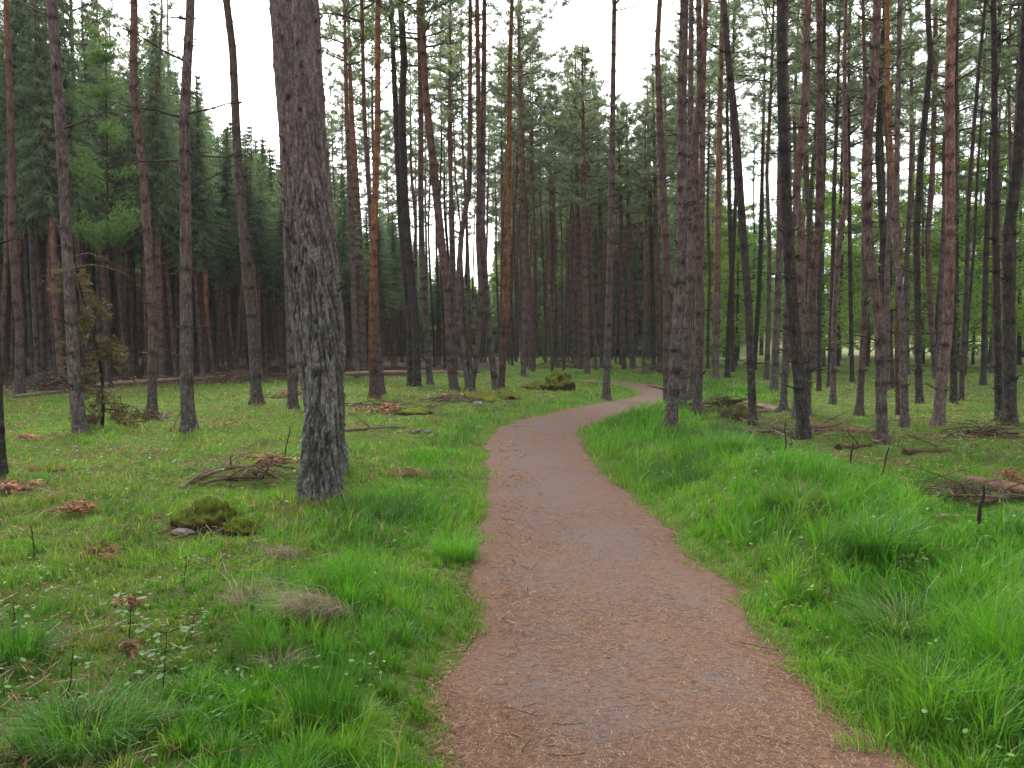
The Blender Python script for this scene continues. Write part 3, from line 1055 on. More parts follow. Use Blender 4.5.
T([(450, 60), (449, 141), (452, 219), (454, 300), (456, 376)], (6.5, 5.5, 4), 'g', 'slim pine rising behind the leaning pinkish one', 3)
T([(484, 60), (482, 230), (486, 292), (490, 339), (496, 391)], (9, 7.5, 5), 'g', 'grey pine leaning left beyond the narrow V', 3)
T([(512, 0), (510, 62), (509, 156), (507, 235), (506, 308), (501, 388)], (9, 7.5, 4.5), 'o', 'tall orange topped pine left of the far path', 3)
T([(519, 60), (523, 230), (525, 320), (523, 377)], (7, 5.5, 4), 'g', 'pine with a dark foot left of the mossy root plate', 2)
T([(521, 80), (525, 230), (529, 310), (531, 371)], (6.5, 5.5, 4), 'r', 'reddish pine right behind the pine with the dark foot', 2)
T([(549, 90), (552, 230), (554, 300), (556, 366)], (9, 7, 4), 'r', 'reddish pine straight behind the mossy root plate', 2)
T([(576, 100), (578, 230), (580, 300), (581, 369)], (7, 5.5, 4), 'r', 'left of two reddish pines beyond the path bend', 2)
T([(582, 60), (583, 125), (584, 230), (586, 310), (587, 374)], (8, 7, 5), 'r', 'right of two reddish pines beyond the path bend, with conical top', 2)
T([(614, 0), (613, 119), (611, 219), (609, 300), (606, 399)], (10, 7.5, 5), 'g', 'lone grey pine on the grass inside the path bend', 2, long=[(612, 12, 1), (612, 130, 1)])
T([(598, 140), (600, 230), (602, 368)], (6, 5, 4), 'g', 'grey pine left behind the lone pine of the bend', 2)
T([(618, 120), (621, 230), (624, 369)], (6, 5, 4), 'r', 'reddish pine right behind the lone pine of the bend', 2)
T([(626, 90), (629, 230), (633, 368)], (7, 5.5, 4), 'r', 'stout reddish pine beyond the outer path bend', 2)
T([(648, 120), (651, 230), (654, 369)], (6.5, 5, 4), 'd', 'dark pine beyond the path bend left of the roadside group', 2)
T([(653, 70), (656, 230), (660, 372)], (6, 5, 4), 'r', 'reddish pine rising behind the outer path bend', 2)
T([(660, 0), (657, 47), (659, 110), (663, 188), (666, 250), (667, 330), (667, 405)], (11, 8.5, 5.5), 'r', 'orange topped pine just left of the thick roadside pine', 5)
T([(682, 0), (682, 110), (682, 219), (680, 292), (676, 355), (670, 431)], (17, 12.5, 9.5), 'g', 'thick grey pine nearest the right side of the path', 4)
T([(693, 0), (691, 109), (690, 219), (689, 290), (682, 407)], (10, 8, 5.5), 'g', 'pine half hidden behind the thick roadside pine', 2)
T([(700, 0), (701, 94), (695, 141), (697, 240), (700, 308), (697, 414)], (12, 10, 6), 'r', 'reddish pine right of the thick roadside pine', 4)
T([(706, 0), (704, 94), (701, 235), (698, 320), (690, 402)], (8, 7, 5.5), 'r', 'red upper trunk crossing behind the roadside pair', 2)
T([(722, 0), (721, 94), (718, 240), (717, 324), (715, 381)], (9.5, 8, 5), 'p', 'pale pinkish pine beyond the heap of logs', 3)
T([(723, 0), (727, 62), (735, 125), (744, 240), (748, 308), (753, 425)], (10, 9, 7), 'd', 'dark pine leaning left behind the heap of logs', 3)
T([(767, 0), (763, 94), (761, 235), (758, 292), (754, 370)], (6, 5, 4), 'd', 'thin dark pine leaning right behind the dark leaning one', 2)
T([(728, 160), (731, 260), (733, 372)], (6, 5, 3), 'd', 'thin dark pine left of the dark leaning one', 2)
T([(781, 150), (779, 230), (778, 292), (774, 391)], (10, 8, 5), 'g', 'grey pine in the gap left of the darkest trunk', 2)
T([(785, 0), (783, 78), (786, 156), (789, 240), (794, 324), (800, 386), (804, 440)], (16, 13, 10), 'd', 'thickest dark pine amid the right hand stand', 5)
T([(810, 0), (806, 94), (800, 188), (802, 240), (800, 320), (797, 421)], (11, 9.5, 8), 'r', 'reddish pine overlapping the thickest dark pine', 3)
T([(786, 150), (787, 277), (783, 409)], (9, 7.5, 5), 'g', 'grey pine with its foot left of the thickest dark pine', 2)
T([(820, 0), (820, 94), (817, 240), (813, 275), (808, 345), (806, 415)], (11, 9.5, 6.5), 'r', 'purplish pine bent to the left low down', 4)
T([(822, 160), (820, 260), (819, 391)], (6.5, 5.5, 4), 'd', 'dim pine behind the bent purplish one', 2)
T([(847, 60), (844, 200), (841, 240), (835, 324), (833, 404)], (7.5, 6.5, 3.5), 'r', 'slim reddish pine leaning right beside the bent one', 2)
T([(847, 120), (847, 230), (852, 382)], (5.5, 4.5, 3), 'd', 'thin dark pine in the gap beside the slim reddish one', 1)
T([(864, 0), (864, 100), (862, 230), (863, 324), (859, 415)], (9, 7, 3.5), 'r', 'reddish pine just left of the leaning purple one', 3)
T([(874, 0), (871, 78), (867, 156), (869, 240), (877, 324), (882, 444)], (14, 11.5, 9), 'r', 'leaning purple barked pine nearest among the right hand stand', 3)
T([(884, 0), (883, 62), (879, 156), (882, 240), (888, 330), (892, 388)], (9, 8, 5), 'd', 'dark pine close behind the leaning purple one', 3)
T([(886, 0), (888, 125), (895, 235), (896, 320), (898, 415)], (5.5, 5, 5), 'o', 'thin orange brown pine left of the straight grey one', 2)
T([(901, 0), (901, 125), (901, 240), (902, 324), (905, 427)], (10, 7, 5), 'g', 'straight grey pine with whitish foot', 3)
T([(926, 20), (926, 62), (922, 156), (919, 235), (919, 404)], (9, 8, 6), 'd', 'dark upright pine between grey and crooked ones', 3)
T([(936, 0), (935, 94), (930, 188), (928, 235), (930, 308), (936, 379)], (7.5, 6.5, 5), 'r', 'distant reddish pine left behind the crooked footed pine', 3)
T([(951, 0), (947, 94), (949, 156), (950, 240), (948, 330), (942, 380), (938, 425)], (14, 11, 10), 'p', 'pale pine with a crooked grey foot', 3, long=[(948, 332, 0)])
T([(955, 120), (954, 260), (954, 403)], (9, 7, 5), 'd', 'dark pine right behind the crooked footed pine', 2)
T([(980, 78), (971, 188), (966, 292), (961, 400)], (6.5, 5, 3.5), 'd', 'thin dark pine leaning right near the right edge', 2)
T([(994, 120), (988, 235), (983, 385)], (7, 6, 4), 'd', 'dim distant pine left of the right edge pair', 2)
T([(993, 0), (994, 156), (994, 235), (999, 421)], (10, 8, 6), 'd', 'left of the two dark pines at the right edge', 3)
T([(1023, -20), (1015, 156), (1011, 235), (1010, 426)], (16, 13.5, 11), 'd', 'thick dark pine at the right edge of the photo', 3)

allpos = []


def make_pine(i, spec):
    pts, w, kind, label, nb, kw = spec
    rg = np.random.default_rng(1000 + i)
    bu, bv = pts[-1]
    b = on_ground(bu, bv)
    Y = b[1]
    W = np.array([at_depth(u, v, Y) for (u, v) in pts[:-1]] + [b])[::-1]
    z = W[:, 2] - b[2]; x = W[:, 0] - b[0]
    left_sp = bu < 330 and Y > 23
    if left_sp:
        H = min(rg.uniform(15, 18), toplimit(STL, pts[0][0], Y) + rg.uniform(-.8, .3))
    elif Y > 28:
        px = bu; H = min(rg.uniform(18, 21), toplimit(PTL, pts[0][0], Y) + rg.uniform(-.8, .3))
    else:
        H = rg.uniform(17.5, 20)
    H = max(H, 9)
    # lean continues a little and the top rights itself
    m = 1 if len(z) > 1 else 0
    if z[-1] < H - 1:
        sl = (x[-1] - x[-2]) / max(z[-1] - z[-2], .1)
        sl = float(np.clip(sl, -.08, .08))
        zt = z[-1] + 2
        z = np.append(z, [zt, H]); x = np.append(x, [x[-1] + sl * 2 * .8, x[-1] + sl * 2 * .8])
    zs = np.concatenate([[-.3], z]); xs = np.concatenate([[x[0]], x])
    o_ = np.argsort(zs); zs = zs[o_]; xs = xs[o_]
    ys = np.where(zs > 1, rg.normal(0, .05, len(zs)), 0) * np.minimum(zs, 4) / 2
    z230 = at_depth(512, 230, Y)[2] - b[2]; z0 = at_depth(512, 0, Y)[2] - b[2]
    s = Y / F / 2 * .84
    zr = [0, .55, max(z230, 1.2)]; rr = [w[0] * s * .97, (w[0] * .6 + w[1] * .4) * s * .97, w[1] * s]
    if z0 < H * .85:
        zr += [max(z0, 1.5), H]; rr += [w[2] * s, .025]
    else:
        zr += [H]; rr += [.03]
    if Y > 22:
        k, dz = 9, .12
    else:
        k, dz = 14, .06
    root = empty('pine_tree', b, label, 'pine tree')
    mb = MB()
    crown_i = int(rg.integers(0, len(CROWNS)))
    ch = CROWN_H[crown_i] * rg.uniform(.85, 1.05)
    ch = min(ch, H * .5)
    zq, X, Yy, R = trunk_mesh(mb, zs, xs, ys, (zr, rr), H, k, dz, i + 3, .30, True, .05 if Y > 12 else .07, .30 + .25 * rg.uniform(), H - ch)
    mb.build('trunk', BARK[kind], root)
    # dead branches, each its own part
    zb = H - ch
    zvis = min(zb, max(z0 * 1.1, 3))
    for q in range(nb + (2 if nb > 1 else 0)):
        zz = rg.uniform(min(2.2, zvis * .4), zvis)
        a = rg.uniform(0, 2 * PI)
        c = np.array([np.interp(zz, zq, X), np.interp(zz, zq, Yy), zz])
        m2 = MB()
        dead_branch(m2, c, a, rg.uniform(.3, 1.0), .009 + .0001 * Y, rg, rg.uniform(-.1, .5), rg.uniform(-.4, .1), int(rg.integers(1, 4)))
        m2.build('dead_branch', BARK[kind], root)
    for (u, v, right) in kw.get('long', []):
        pz = at_depth(u, v, Y)[2] - b[2]
        if pz > zb: continue
        c = np.array([np.interp(pz, zq, X), np.interp(pz, zq, Yy), pz])
        a = rg.uniform(-.3, .3) + (0 if right else PI)
        m2 = MB()
        dead_branch(m2, c, a, rg.uniform(.9, 1.5), .020, rg, rg.uniform(-.1, .3), rg.uniform(-.1, .3), 4)
        m2.build('dead_branch', BARK[kind], root)
    if left_sp:
        cr = bpy.data.objects.new('crown', SPRUCES[i % 4][1])
        COL.objects.link(cr); cr.parent = root
        z1 = H * .38; l0 = 6.0 + .5 * (i % 4); q = (H - z1) / (16 - l0)
        cr.scale = (.6, .6, q); cr.location = (float(np.interp(H * .7, zq, X)), float(np.interp(H * .7, zq, Yy)), z1 - l0 * q)
        cr.rotation_euler = (0, 0, i * 1.1)
        allpos.append((b[0], b[1]))
        return
    cr = bpy.data.objects.new('crown', CROWNS[crown_i])
    COL.objects.link(cr); cr.parent = root
    cr.location = (float(np.interp(H - ch, zq, X)), float(np.interp(H - ch, zq, Yy)), H - ch)
    sc = ch / CROWN_H[crown_i]
    cr.scale = (sc * rg.uniform(.9, 1.15), sc * rg.uniform(.9, 1.15), sc)
    cr.rotation_euler = (0, 0, rg.uniform(0, 6.28))
    allpos.append((b[0], b[1]))


for i, s in enumerate(P_):
    make_pine(i, s)


# ------------------------------------------------------------------ the big lichened pair
def big_pine(label, edges, base, seed, H=19, res=1.0):
    """edges: (v, left u, right u) rows from top to bottom"""
    rg = np.random.default_rng(seed)
    b = on_ground(*base); Y = b[1]
    rows = sorted([(at_depth(512, v, Y)[2] - b[2], (l + r) / 2, (r - l) / 2 * Y / F) for (v, l, r) in edges])
    z = np.array([r[0] for r in rows]); xc = np.array([(r[1] - 512) / F * Y - b[0] for r in rows]); rr = np.array([r[2] for r in rows])
    zf = np.concatenate([np.arange(-.25, 5.6, .016 * res), np.arange(5.6, H, .15)])
    zs = np.append(z, H); xs = np.append(xc, xc[-1]); rs = np.append(rr, .03)
    zu = np.arange(-.25, H, .05)
    X = np.interp(zf, zu, smooth_interp(np.concatenate([[-.3], zs]), np.concatenate([[xs[0]], xs]), zu, .5))
    R = np.interp(zf, zu, smooth_interp(np.concatenate([[-.3], zs]), np.concatenate([[rs[0]], rs]), zu, .25))
    k = 110
    th = np.arange(k) / k * 2 * PI
    TH, ZZ = np.meshgrid(th, zf)
    # periodic coordinates on the circle
    cx, sx = np.cos(TH), np.sin(TH)
    rad = .2

    def n3(fr, fz, seed):
        return (fbm(cx * rad * fr + ZZ * fz * .37 + 11, ZZ * fz + sx * rad * fr, seed, 3))
    plates = np.abs(n3(24, 4, seed) - .5) * 2
    plates2 = np.abs(n3(50, 10, seed + 4) - .5) * 2
    low = 1 - sstep(2.0, 4.2, ZZ)
    amp = .006 + .026 * low
    dr = (np.minimum(plates * 3, 1) - .8) * amp + (np.minimum(plates2 * 2.5, 1) - .7) * amp * .5
    dr += (n3(6, 1.6, seed + 9) - .5) * .035
    wv = np.cos(TH * 5 + 1) * .02 * np.exp(-np.clip(ZZ, 0, 9) / .25)
    dr += wv
    C = np.ones((len(zf), k, 3))
    crack = 1 - np.minimum(plates * 3.5, 1)
    C *= (1 - .72 * crack * (.35 + .65 * low))[:, :, None]
    # knots
    for _ in range(46):
        kz = rg.uniform(2.2, 5.4); kt = rg.uniform(0, 2 * PI)
        dd = ((ZZ - kz) / .035) ** 2 + (np.angle(np.exp(1j * (TH - kt))) / .16) ** 2
        g = np.exp(-dd)
        C *= (1 - .7 * g)[:, :, None]; dr += .012 * g
    P = np.stack([X, np.zeros_like(X), zf], -1)
    root = empty('pine_tree', b, label, 'pine tree')
    mb = MB()
    T_ = np.gradient(P, axis=0); T_ /= np.linalg.norm(T_, axis=1)[:, None]
    V = P[:, None, :] + (R[:, None] + dr)[:, :, None] * np.stack([cx, sx, -cx * T_[:, :1]], -1)
    i = np.arange(len(zf) - 1)[:, None] * k; j = np.arange(k)[None]; j2 = (j + 1) % k
    Fq = np.stack([i + j, i + j2, i + k + j2, i + k + j], -1).reshape(-1, 4)
    mb.add(V.reshape(-1, 3), Fq, 0, C.reshape(-1, 3), True)
    for _ in range(26):
        kz = rg.uniform(2.0, 6); a = rg.uniform(0, 2 * PI)
        c = np.array([np.interp(kz, zf, X), 0, kz]); r = float(np.interp(kz, zf, R))
        dv = np.array([math.cos(a), math.sin(a), rg.uniform(0, .5)])
        L = rg.uniform(.015, .05)
        mb.tube([c + dv * [r * .8, r * .8, 0], c + dv * (r + L)], [.016, .007], 5, 0, np.array([.35, .3, .3]))
    mb.build('trunk', BARK['big'], root)
    cr = bpy.data.objects.new('crown', CROWNS[seed % 8]); COL.objects.link(cr); cr.parent = root
    cr.location = (float(X[-1]), 0, H - 7.5); cr.rotation_euler = (0, 0, seed)
    allpos.append((b[0], b[1]))
    return root, b


big_pine('biggest nearest pine with rough lichen grey bark left of the path',
         [(-60, 298, 323), (0, 297, 323), (40, 299, 325), (150, 299, 329), (256, 300, 338), (300, 303, 342), (350, 307, 344), (400, 308, 344), (430, 303, 343),
          (460, 300, 341), (485, 298, 340), (502, 296, 343), (512, 294, 346)], (320, 503), 17)
big_pine('second thick pine leaning half hidden behind the biggest one',
         [(-60, 272, 303), (0, 275, 307), (100, 281, 311), (180, 284, 314), (256, 287, 318), (330, 294, 325), (400, 303, 337), (440, 309, 344), (472, 312, 348)], (331, 472), 23, 19, 1.3)


# ------------------------------------------------------------------ background trees
def scatter(n, pxr, dr, mind, test=None, seed=0, power=1.0):
    rg = np.random.default_rng(seed)
    out = []
    tries = 0
    while len(out) < n and tries < n * 150:
        tries += 1
        d = dr[0] + (dr[1] - dr[0]) * rg.uniform() ** power
        px = rg.uniform(*pxr)
        x = (px - 512) / F * d
        if test is not None and not test(x, d, px): continue
        if any((x - a) ** 2 + (d - b) ** 2 < mind ** 2 for a, b in allpos): continue
        e = ground_parts([x], [d])[1][0]
        if e < .6: continue
        out.append((x, d, px)); allpos.append((x, d))
    return out


# reusable pine trunks
def bg_trunk(seed, H=18, r0=.17, bend=.3):
    rg = np.random.default_rng(seed)
    mb = MB()
    zs = np.array([-.3, 2, 5, 8, 11, H])
    xs = np.array([0, 0, *np.cumsum(rg.normal(0, bend * .45, 3)), 0.]); xs[-1] = xs[-2]
    ys = np.array([0, 0, *np.cumsum(rg.normal(0, bend * .45, 3)), 0.]); ys[-1] = ys[-2]
    trunk_mesh(mb, zs, xs, ys, ([0, 5, 11, H], [r0, r0 * .82, r0 * .6, .03]), H, 8, .16, seed, .3, True, .05, .5, 11)
    for _ in range(13):
        z = rg.uniform(1.6, 11); a = rg.uniform(0, 2 * PI)
        dead_branch(mb, np.array([np.interp(z, zs, xs), np.interp(z, zs, ys), z]), a, rg.uniform(.3, 1.1), .014, rg, .1, -.2, 2)
    return mb, (xs[-1], ys[-1])


BG = {}
for kd in 'rgdp':
    BG[kd] = []
    for q in range(4):
        mb, top = bg_trunk(ord(kd) * 10 + q, 18, .11 + .018 * q)
        BG[kd].append((mb.mesh('trunk', [BARK[kd]]), top))


def bg_pine(x, y, px, label, group, kinds, rg, Hr=(17, 20.5), thin=.9):
    H = min(rg.uniform(*Hr), toplimit(PTL, px, y) + rg.uniform(-1.8, .2))
    H = max(H, 8)
    kd = kinds[int(rg.integers(0, len(kinds)))]
    tm, top = BG[kd][int(rg.integers(0, 4))]
    root = empty('pine_tree', (x, y, G1(x, y)), label, 'pine tree', group, rg.uniform(0, 6.28))
    t = bpy.data.objects.new('trunk', tm); COL.objects.link(t); t.parent = root
    s = H / 18; w = rg.uniform(.66, 1.12) * thin
    t.scale = (w, w, s)
    root.rotation_euler = (rg.normal(0, .018), rg.normal(0, .018), root.rotation_euler[2])
    ci = int(rg.integers(0, 8))
    ch = min(CROWN_H[ci] * rg.uniform(.8, 1.1), H * (.38 if thin < .8 else .5))
    c = bpy.data.objects.new('crown', CROWNS[ci]); COL.objects.link(c); c.parent = root
    sc = ch / CROWN_H[ci]
    c.location = (top[0] * w, top[1] * w, H - ch); c.scale = (sc * 1.05, sc * 1.05, sc); c.rotation_euler = (0, 0, rg.uniform(0, 6.28))


rg = np.random.default_rng(5)
for (x, y, px) in scatter(135, (497, 715), (38, 92), .95, seed=51, power=.8):
    bg_pine(x, y, px, 'slender pine in the dense thicket beyond the path bend', 'pines in the thicket beyond the bend', 'rrgrp', rg, thin=.72)
for (x, y, px) in scatter(52, (705, 1130), (24, 58), 1.6, seed=52, power=.9):
    bg_pine(x, y, px, 'dim pine deeper in the shaded right hand stand', 'pines deep in the right hand stand', 'dgdrg', rg)
for (x, y, px) in scatter(34, (325, 505), (40, 78), 1.7, lambda x, y, px: px > 330, seed=53):
    bg_pine(x, y, px, 'distant pine left of centre beyond the fallen pole', 'distant pines left of centre', 'grd', rg)

for (x, y, px) in scatter(20, (-110, 185), (27, 46), 1.7, seed=54):
    bg_pine(x, y, px, 'tall pine with high crown among the gloomy left spruces', 'tall pines among the left spruces', 'rg', rg)
rs = np.random.default_rng(99)
slim = scatter(34, (110, 345), (33, 43), 1.0, lambda x, y, px: y > 35 and spruce_zone(x, y) > -.5, seed=64) + scatter(16, (-120, 110), (27, 36), 1.1, lambda x, y, px: spruce_zone(x, y) > 1, seed=65)
for (x, y, px) in slim:
    H = max(7, min(rs.uniform(12, 16), toplimit(STL, px, y) + rs.uniform(-1.5, .3)))
    tm, top = BG['p'][int(rs.integers(0, 4))]
    root = empty('spruce_tree', (x, y, G1(x, y)), 'slim pale stemmed young spruce along the front of the gloomy left stand', 'spruce tree', 'slim spruces fronting the left stand', rs.uniform(0, 6.28))
    root.rotation_euler = (rs.normal(0, .03), rs.normal(0, .03), root.rotation_euler[2])
    t = bpy.data.objects.new('trunk', tm); COL.objects.link(t); t.parent = root
    w_ = rs.uniform(.42, .7); t.scale = (w_, w_, H / 18)
    i = int(rs.integers(0, 4)); l0 = 6.0 + .5 * i; z1 = H * rs.uniform(.45, .6); q = (H - z1) / (16 - l0)
    c = bpy.data.objects.new('crown', SPRUCES[i][1]); COL.objects.link(c); c.parent = root
    c.scale = (.5, .5, q); c.location = (top[0] * w_ * .7, top[1] * w_ * .7, z1 - l0 * q)
# spruces: dark stand on the left
sp1 = scatter(66, (-140, 440), (31, 52), 1.5, lambda x, y, px: spruce_zone(x, y) > 1.0 and y > (32 if px < 60 else 39) and not (px > 395 and y < 50), seed=61, power=.9)
sp2 = scatter(92, (-160, 470), (50, 84), 1.8, lambda x, y, px: spruce_zone(x, y) > 8, seed=62)
for (x, y, px) in sp1 + sp2:
    H = min(rg.uniform(14, 19), toplimit(STL, px, y) + rg.uniform(-1.6, .3))
    H = max(H, 6)
    tm, cm = SPRUCES[int(rg.integers(0, 4))]
    near = y < 52
    root = empty('spruce_tree', (x, y, G1(x, y)), 'dark spruce with bare grey lower trunk in the gloomy left stand' if near else 'spruce far back in the gloomy left stand',
                 'spruce tree', 'spruces of the gloomy left stand' if near else 'spruces far back on the left', rg.uniform(0, 6.28))
    s = H / 16
    for nm, me in (('trunk', tm), ('crown', cm)):
        o = bpy.data.objects.new(nm, me); COL.objects.link(o); o.parent = root
        o.scale = (max(s, .7) if nm == 'crown' else 1, max(s, .7) if nm == 'crown' else 1, s)

# bright larch behind the left pines, broadleaves along the field on the right
for (x, y, px) in [(-13.4, 26.5, 105), (-20.5, 31, -20), (-14.6, 44, 248)]:
    tm, cm = LARCHES[0]; CLEAR.append((x, y, .1, 1))
    root = empty('larch_tree', (x, y, G1(x, y)), 'short bright green larch seen against the sky gap on the left' if px > 200 else 'bright green larch among the dark spruces behind the left pines' if px > 0 else 'bright green larch at the far left edge',
                 'larch tree', None, 1.)
    for nm, me in (('trunk', tm), ('crown', cm)):
        o = bpy.data.objects.new(nm, me); COL.objects.link(o); o.parent = root
        o.scale = (.8, .8, .82) if px > 200 else (.55, .55, .8)
for q, (x, y, px) in enumerate(scatter(64, (650, 1180), (38, 70), 2.2, seed=71)):
    tm, cm = (BROADS + LARCHES + SPRUCES)[int(rg.integers(0, 9)) if q % 3 == 0 else int(rg.integers(0, 5))]
    root = empty('broadleaf_tree', (x, y, G1(x, y)), 'fresh green leafy tree at the open field behind the right stand',
                 'broadleaf tree', 'leafy trees along the field edge', rg.uniform(0, 6))
    s = rg.uniform(.75, 1.15)
    for nm, me in (('trunk', tm), ('crown', cm)):
        o = bpy.data.objects.new(nm, me); COL.objects.link(o); o.parent = root
        o.scale = (s * 1.1, s * 1.1, s)


def far_wood():
    """tree belt beyond everything: one mass"""
    rg = np.random.default_rng(88)
    mb = MB()
    for i in range(480):
        d = rg.uniform(95, 150)
        px = rg.uniform(-450, 1480)
        if i % 3 == 0: d = rg.uniform(82, 95); px = rg.uniform(-500, 690)
        x = (px - 512) / F * d
        top = np.interp(px, [-400, 380, 430, 498, 516, 705, 780, 1400], [200, 240, 285, 296, 196, 204, 300, 300])
        H = max(3, (HOR - top) / F * d + 1.6 + rg.uniform(-2, 1.5))
        n = 420
        z = rg.uniform(.0, 1, n) ** 1.1
        rad = (1 - z) * H * .26 + .4
        a = rg.uniform(0, 2 * PI, n); rr = rad * np.sqrt(rg.uniform(.2, 1, n))
        gz = G1(x, d)
        C = np.stack([x + np.cos(a) * rr, d + np.sin(a) * rr, gz + z * H], -1)
        D = rg.normal(0, 1, (n, 3, 3)) * .55
        V = (C[:, None] + D).reshape(-1, 3)
        mb.add(V, np.arange(n * 3).reshape(-1, 3), 1, np.full(3, rg.uniform(.7, 1.3)))
        mb.tube([[x, d, gz - .3], [x, d, gz + H * .8]], [.2, .06], 5, 0)
    tag(mb.build('distant_wood', [BARK['s'], M_FAR]), 'far off belt of trees closing the view', 'wood', kind='stuff')


far_wood()


# ------------------------------------------------------------------ things on the floor
def log_between(a, b, r0, r1, mat, name, label, cat='log', seed=0, bow=.0, k=14, sub=None, branches=0, lift=None):
    """fallen log between two pixels on the ground"""
    rg = np.random.default_rng(seed)
    A = on_ground(*a); B = on_ground(*b)
    c = (A + B) / 2
    L = np.linalg.norm(B - A)
    n = max(10, int(L / .12))
    t = np.linspace(0, 1, n)
    P = A + (B - A) * t[:, None] - c
    P[:, 2] += (r0 * (1 - t) + r1 * t) * .42 + bow * np.sin(PI * t)
    if lift: P[:, 2] += lift[0] * (1 - t) + lift[1] * t
    P += np.cumsum(rg.normal(0, .008, (n, 3)), 0) * [1, 1, .4]
    R = (r0 * (1 - t) + r1 * t) * (1 + .06 * rg.normal(0, 1, n))
    th = np.arange(k) / k * 2 * PI
    dr = (fbm(th[None] * 3 + seed, t[:, None] * L * 5, seed, 3) - .5) * .6 * R[:, None]
    for q in np.linspace(0, 1, max(2, int(L / .3))):
        g_ = A + (B - A) * q
        CLEAR.append((g_[0], g_[1] - .1, .30, .35))
    mb = MB(); mb.tube(P, R, k, 0, None, dr=dr)
    o = mb.build(name, mat, None, c)
    tag(o, label, cat)
    for q in range(branches):
        i = int(rg.uniform(.1, .95) * n); i = min(i, n - 1)
        m2 = MB(); dead_branch(m2, P[i], rg.uniform(0, 6.28), rg.uniform(.25, .8), .012, rg, .7, -.3, 3, (1, 1, 1))
        m2.build('branch', mat, o)
    return o


log_between((96, 388), (252, 376), .085, .05, M_PALE, 'fallen_pole', 'long bare pale pole lying along the dark spruce edge', 'log', 1, .04, branches=3, lift=(.05, .05))
log_between((334, 379), (470, 376.5), .07, .05, M_PALE, 'fallen_pole', 'thin pale pole raised behind the central left pines', 'log', 2, .03, lift=(.18, .16))
log_between((10, 398), (75, 392), .06, .04, M_WOOD, 'fallen_branch', 'grey fallen branch beside the leftmost brushwood', 'branch', 3, .03, branches=3)
log_between((735, 406), (776, 412), .10, .085, M_WOOD, 'fallen_log', 'short grey log lying right of the log heap', 'log', 4, branches=1)
log_between((700, 420), (765, 419), .06, .045, M_WOODDARK, 'fallen_log', 'dark thin log lying in front of the log heap', 'log', 5, branches=2)
log_between((812, 428), (876, 436), .075, .06, M_WOODRED, 'fallen_log', 'brown log behind the leaning purple pine', 'log', 6, branches=3)
log_between((838, 450), (872, 446), .05, .04, M_WOODDARK, 'fallen_log', 'small dark log left of the leaning purple pine foot', 'log', 16, branches=1)
log_between((905, 455), (950, 451), .065, .05, M_WOODDARK, 'fallen_log', 'mossy dark log lying in front of the crooked footed pine', 'log', 7, branches=1)
log_between((957, 478), (1035, 497), .05, .065, M_WOODRED, 'fallen_log', 'reddish fallen trunk running out of the right edge', 'log', 8, branches=0)
log_between((940, 517), (985, 520), .022, .016, M_PALE, 'broken_branch', 'bare pale branch lying near the dark upright stub at right', 'branch', 9)
log_between((900, 480), (913, 481), .03, .026, M_PALE, 'wood_chunk', 'short cut piece of pale orange wood on the right grass', 'wood chunk', 10)
log_between((411, 435), (422, 430), .035, .02, M_WOOD, 'wood_chunk', 'pale rotten wood chunk on the grass left of the path', 'wood chunk', 11)
log_between((340, 404), (372, 412), .045, .03, M_WOOD, 'fallen_branch', 'grey branch pointing at the orange pine foot', 'branch', 12, branches=2)
log_between((340, 432), (402, 428), .03, .015, M_WOOD, 'fallen_branch', 'long thin grey branch on the grass right of the biggest pine', 'branch', 13, .03, branches=3)
log_between((180, 489), (247, 468), .028, .012, M_WOOD, 'fallen_branch', 'bent bleached branch lying on the brush left of the biggest pine', 'branch', 14, .05, branches=4)
log_between((200, 486), (262, 479), .018, .009, M_TWIG, 'fallen_branch', 'thinner dark branch beside the bent bleached branch', 'branch', 15, .04, branches=3)
log_between((966, 438), (1016, 434), .055, .035, M_WOODDARK, 'fallen_branch', 'dark branched limb lying by the thick right edge pine', 'branch', 17, .03, branches=7)
log_between((985, 505), (1022, 500), .03, .02, M_TWIG, 'fallen_branch', 'thin twisted branch below the reddish fallen trunk', 'branch', 18, .02, branches=3)
log_between((620, 392), (606, 392), .02, .015, M_TWIG, 'fallen_branch', 'little dark branch at the foot of the lone bend pine', 'branch', 19)


def stub(u, v, h, r, mat, label, lean=0, seed=0):
    b = on_ground(u, v)
    rg = np.random.default_rng(seed)
    n = 8; t = np.linspace(0, 1, n)
    P = np.stack([lean * h * t, np.zeros(n), h * t - .03], -1) + np.cumsum(rg.normal(0, .006, (n, 3)), 0)
    mb = MB(); mb.tube(P, r * (1 - .45 * t), 7, 0, np.array([.8, .8, .8]))
    dead_branch(mb, P[5], rg.uniform(0, 6), h * .3, r * .4, rg, .6, 0, 1, (.8, .8, .8))
    o = mb.build('upright_stick', mat, None, b)
    tag(o, label, 'stick')


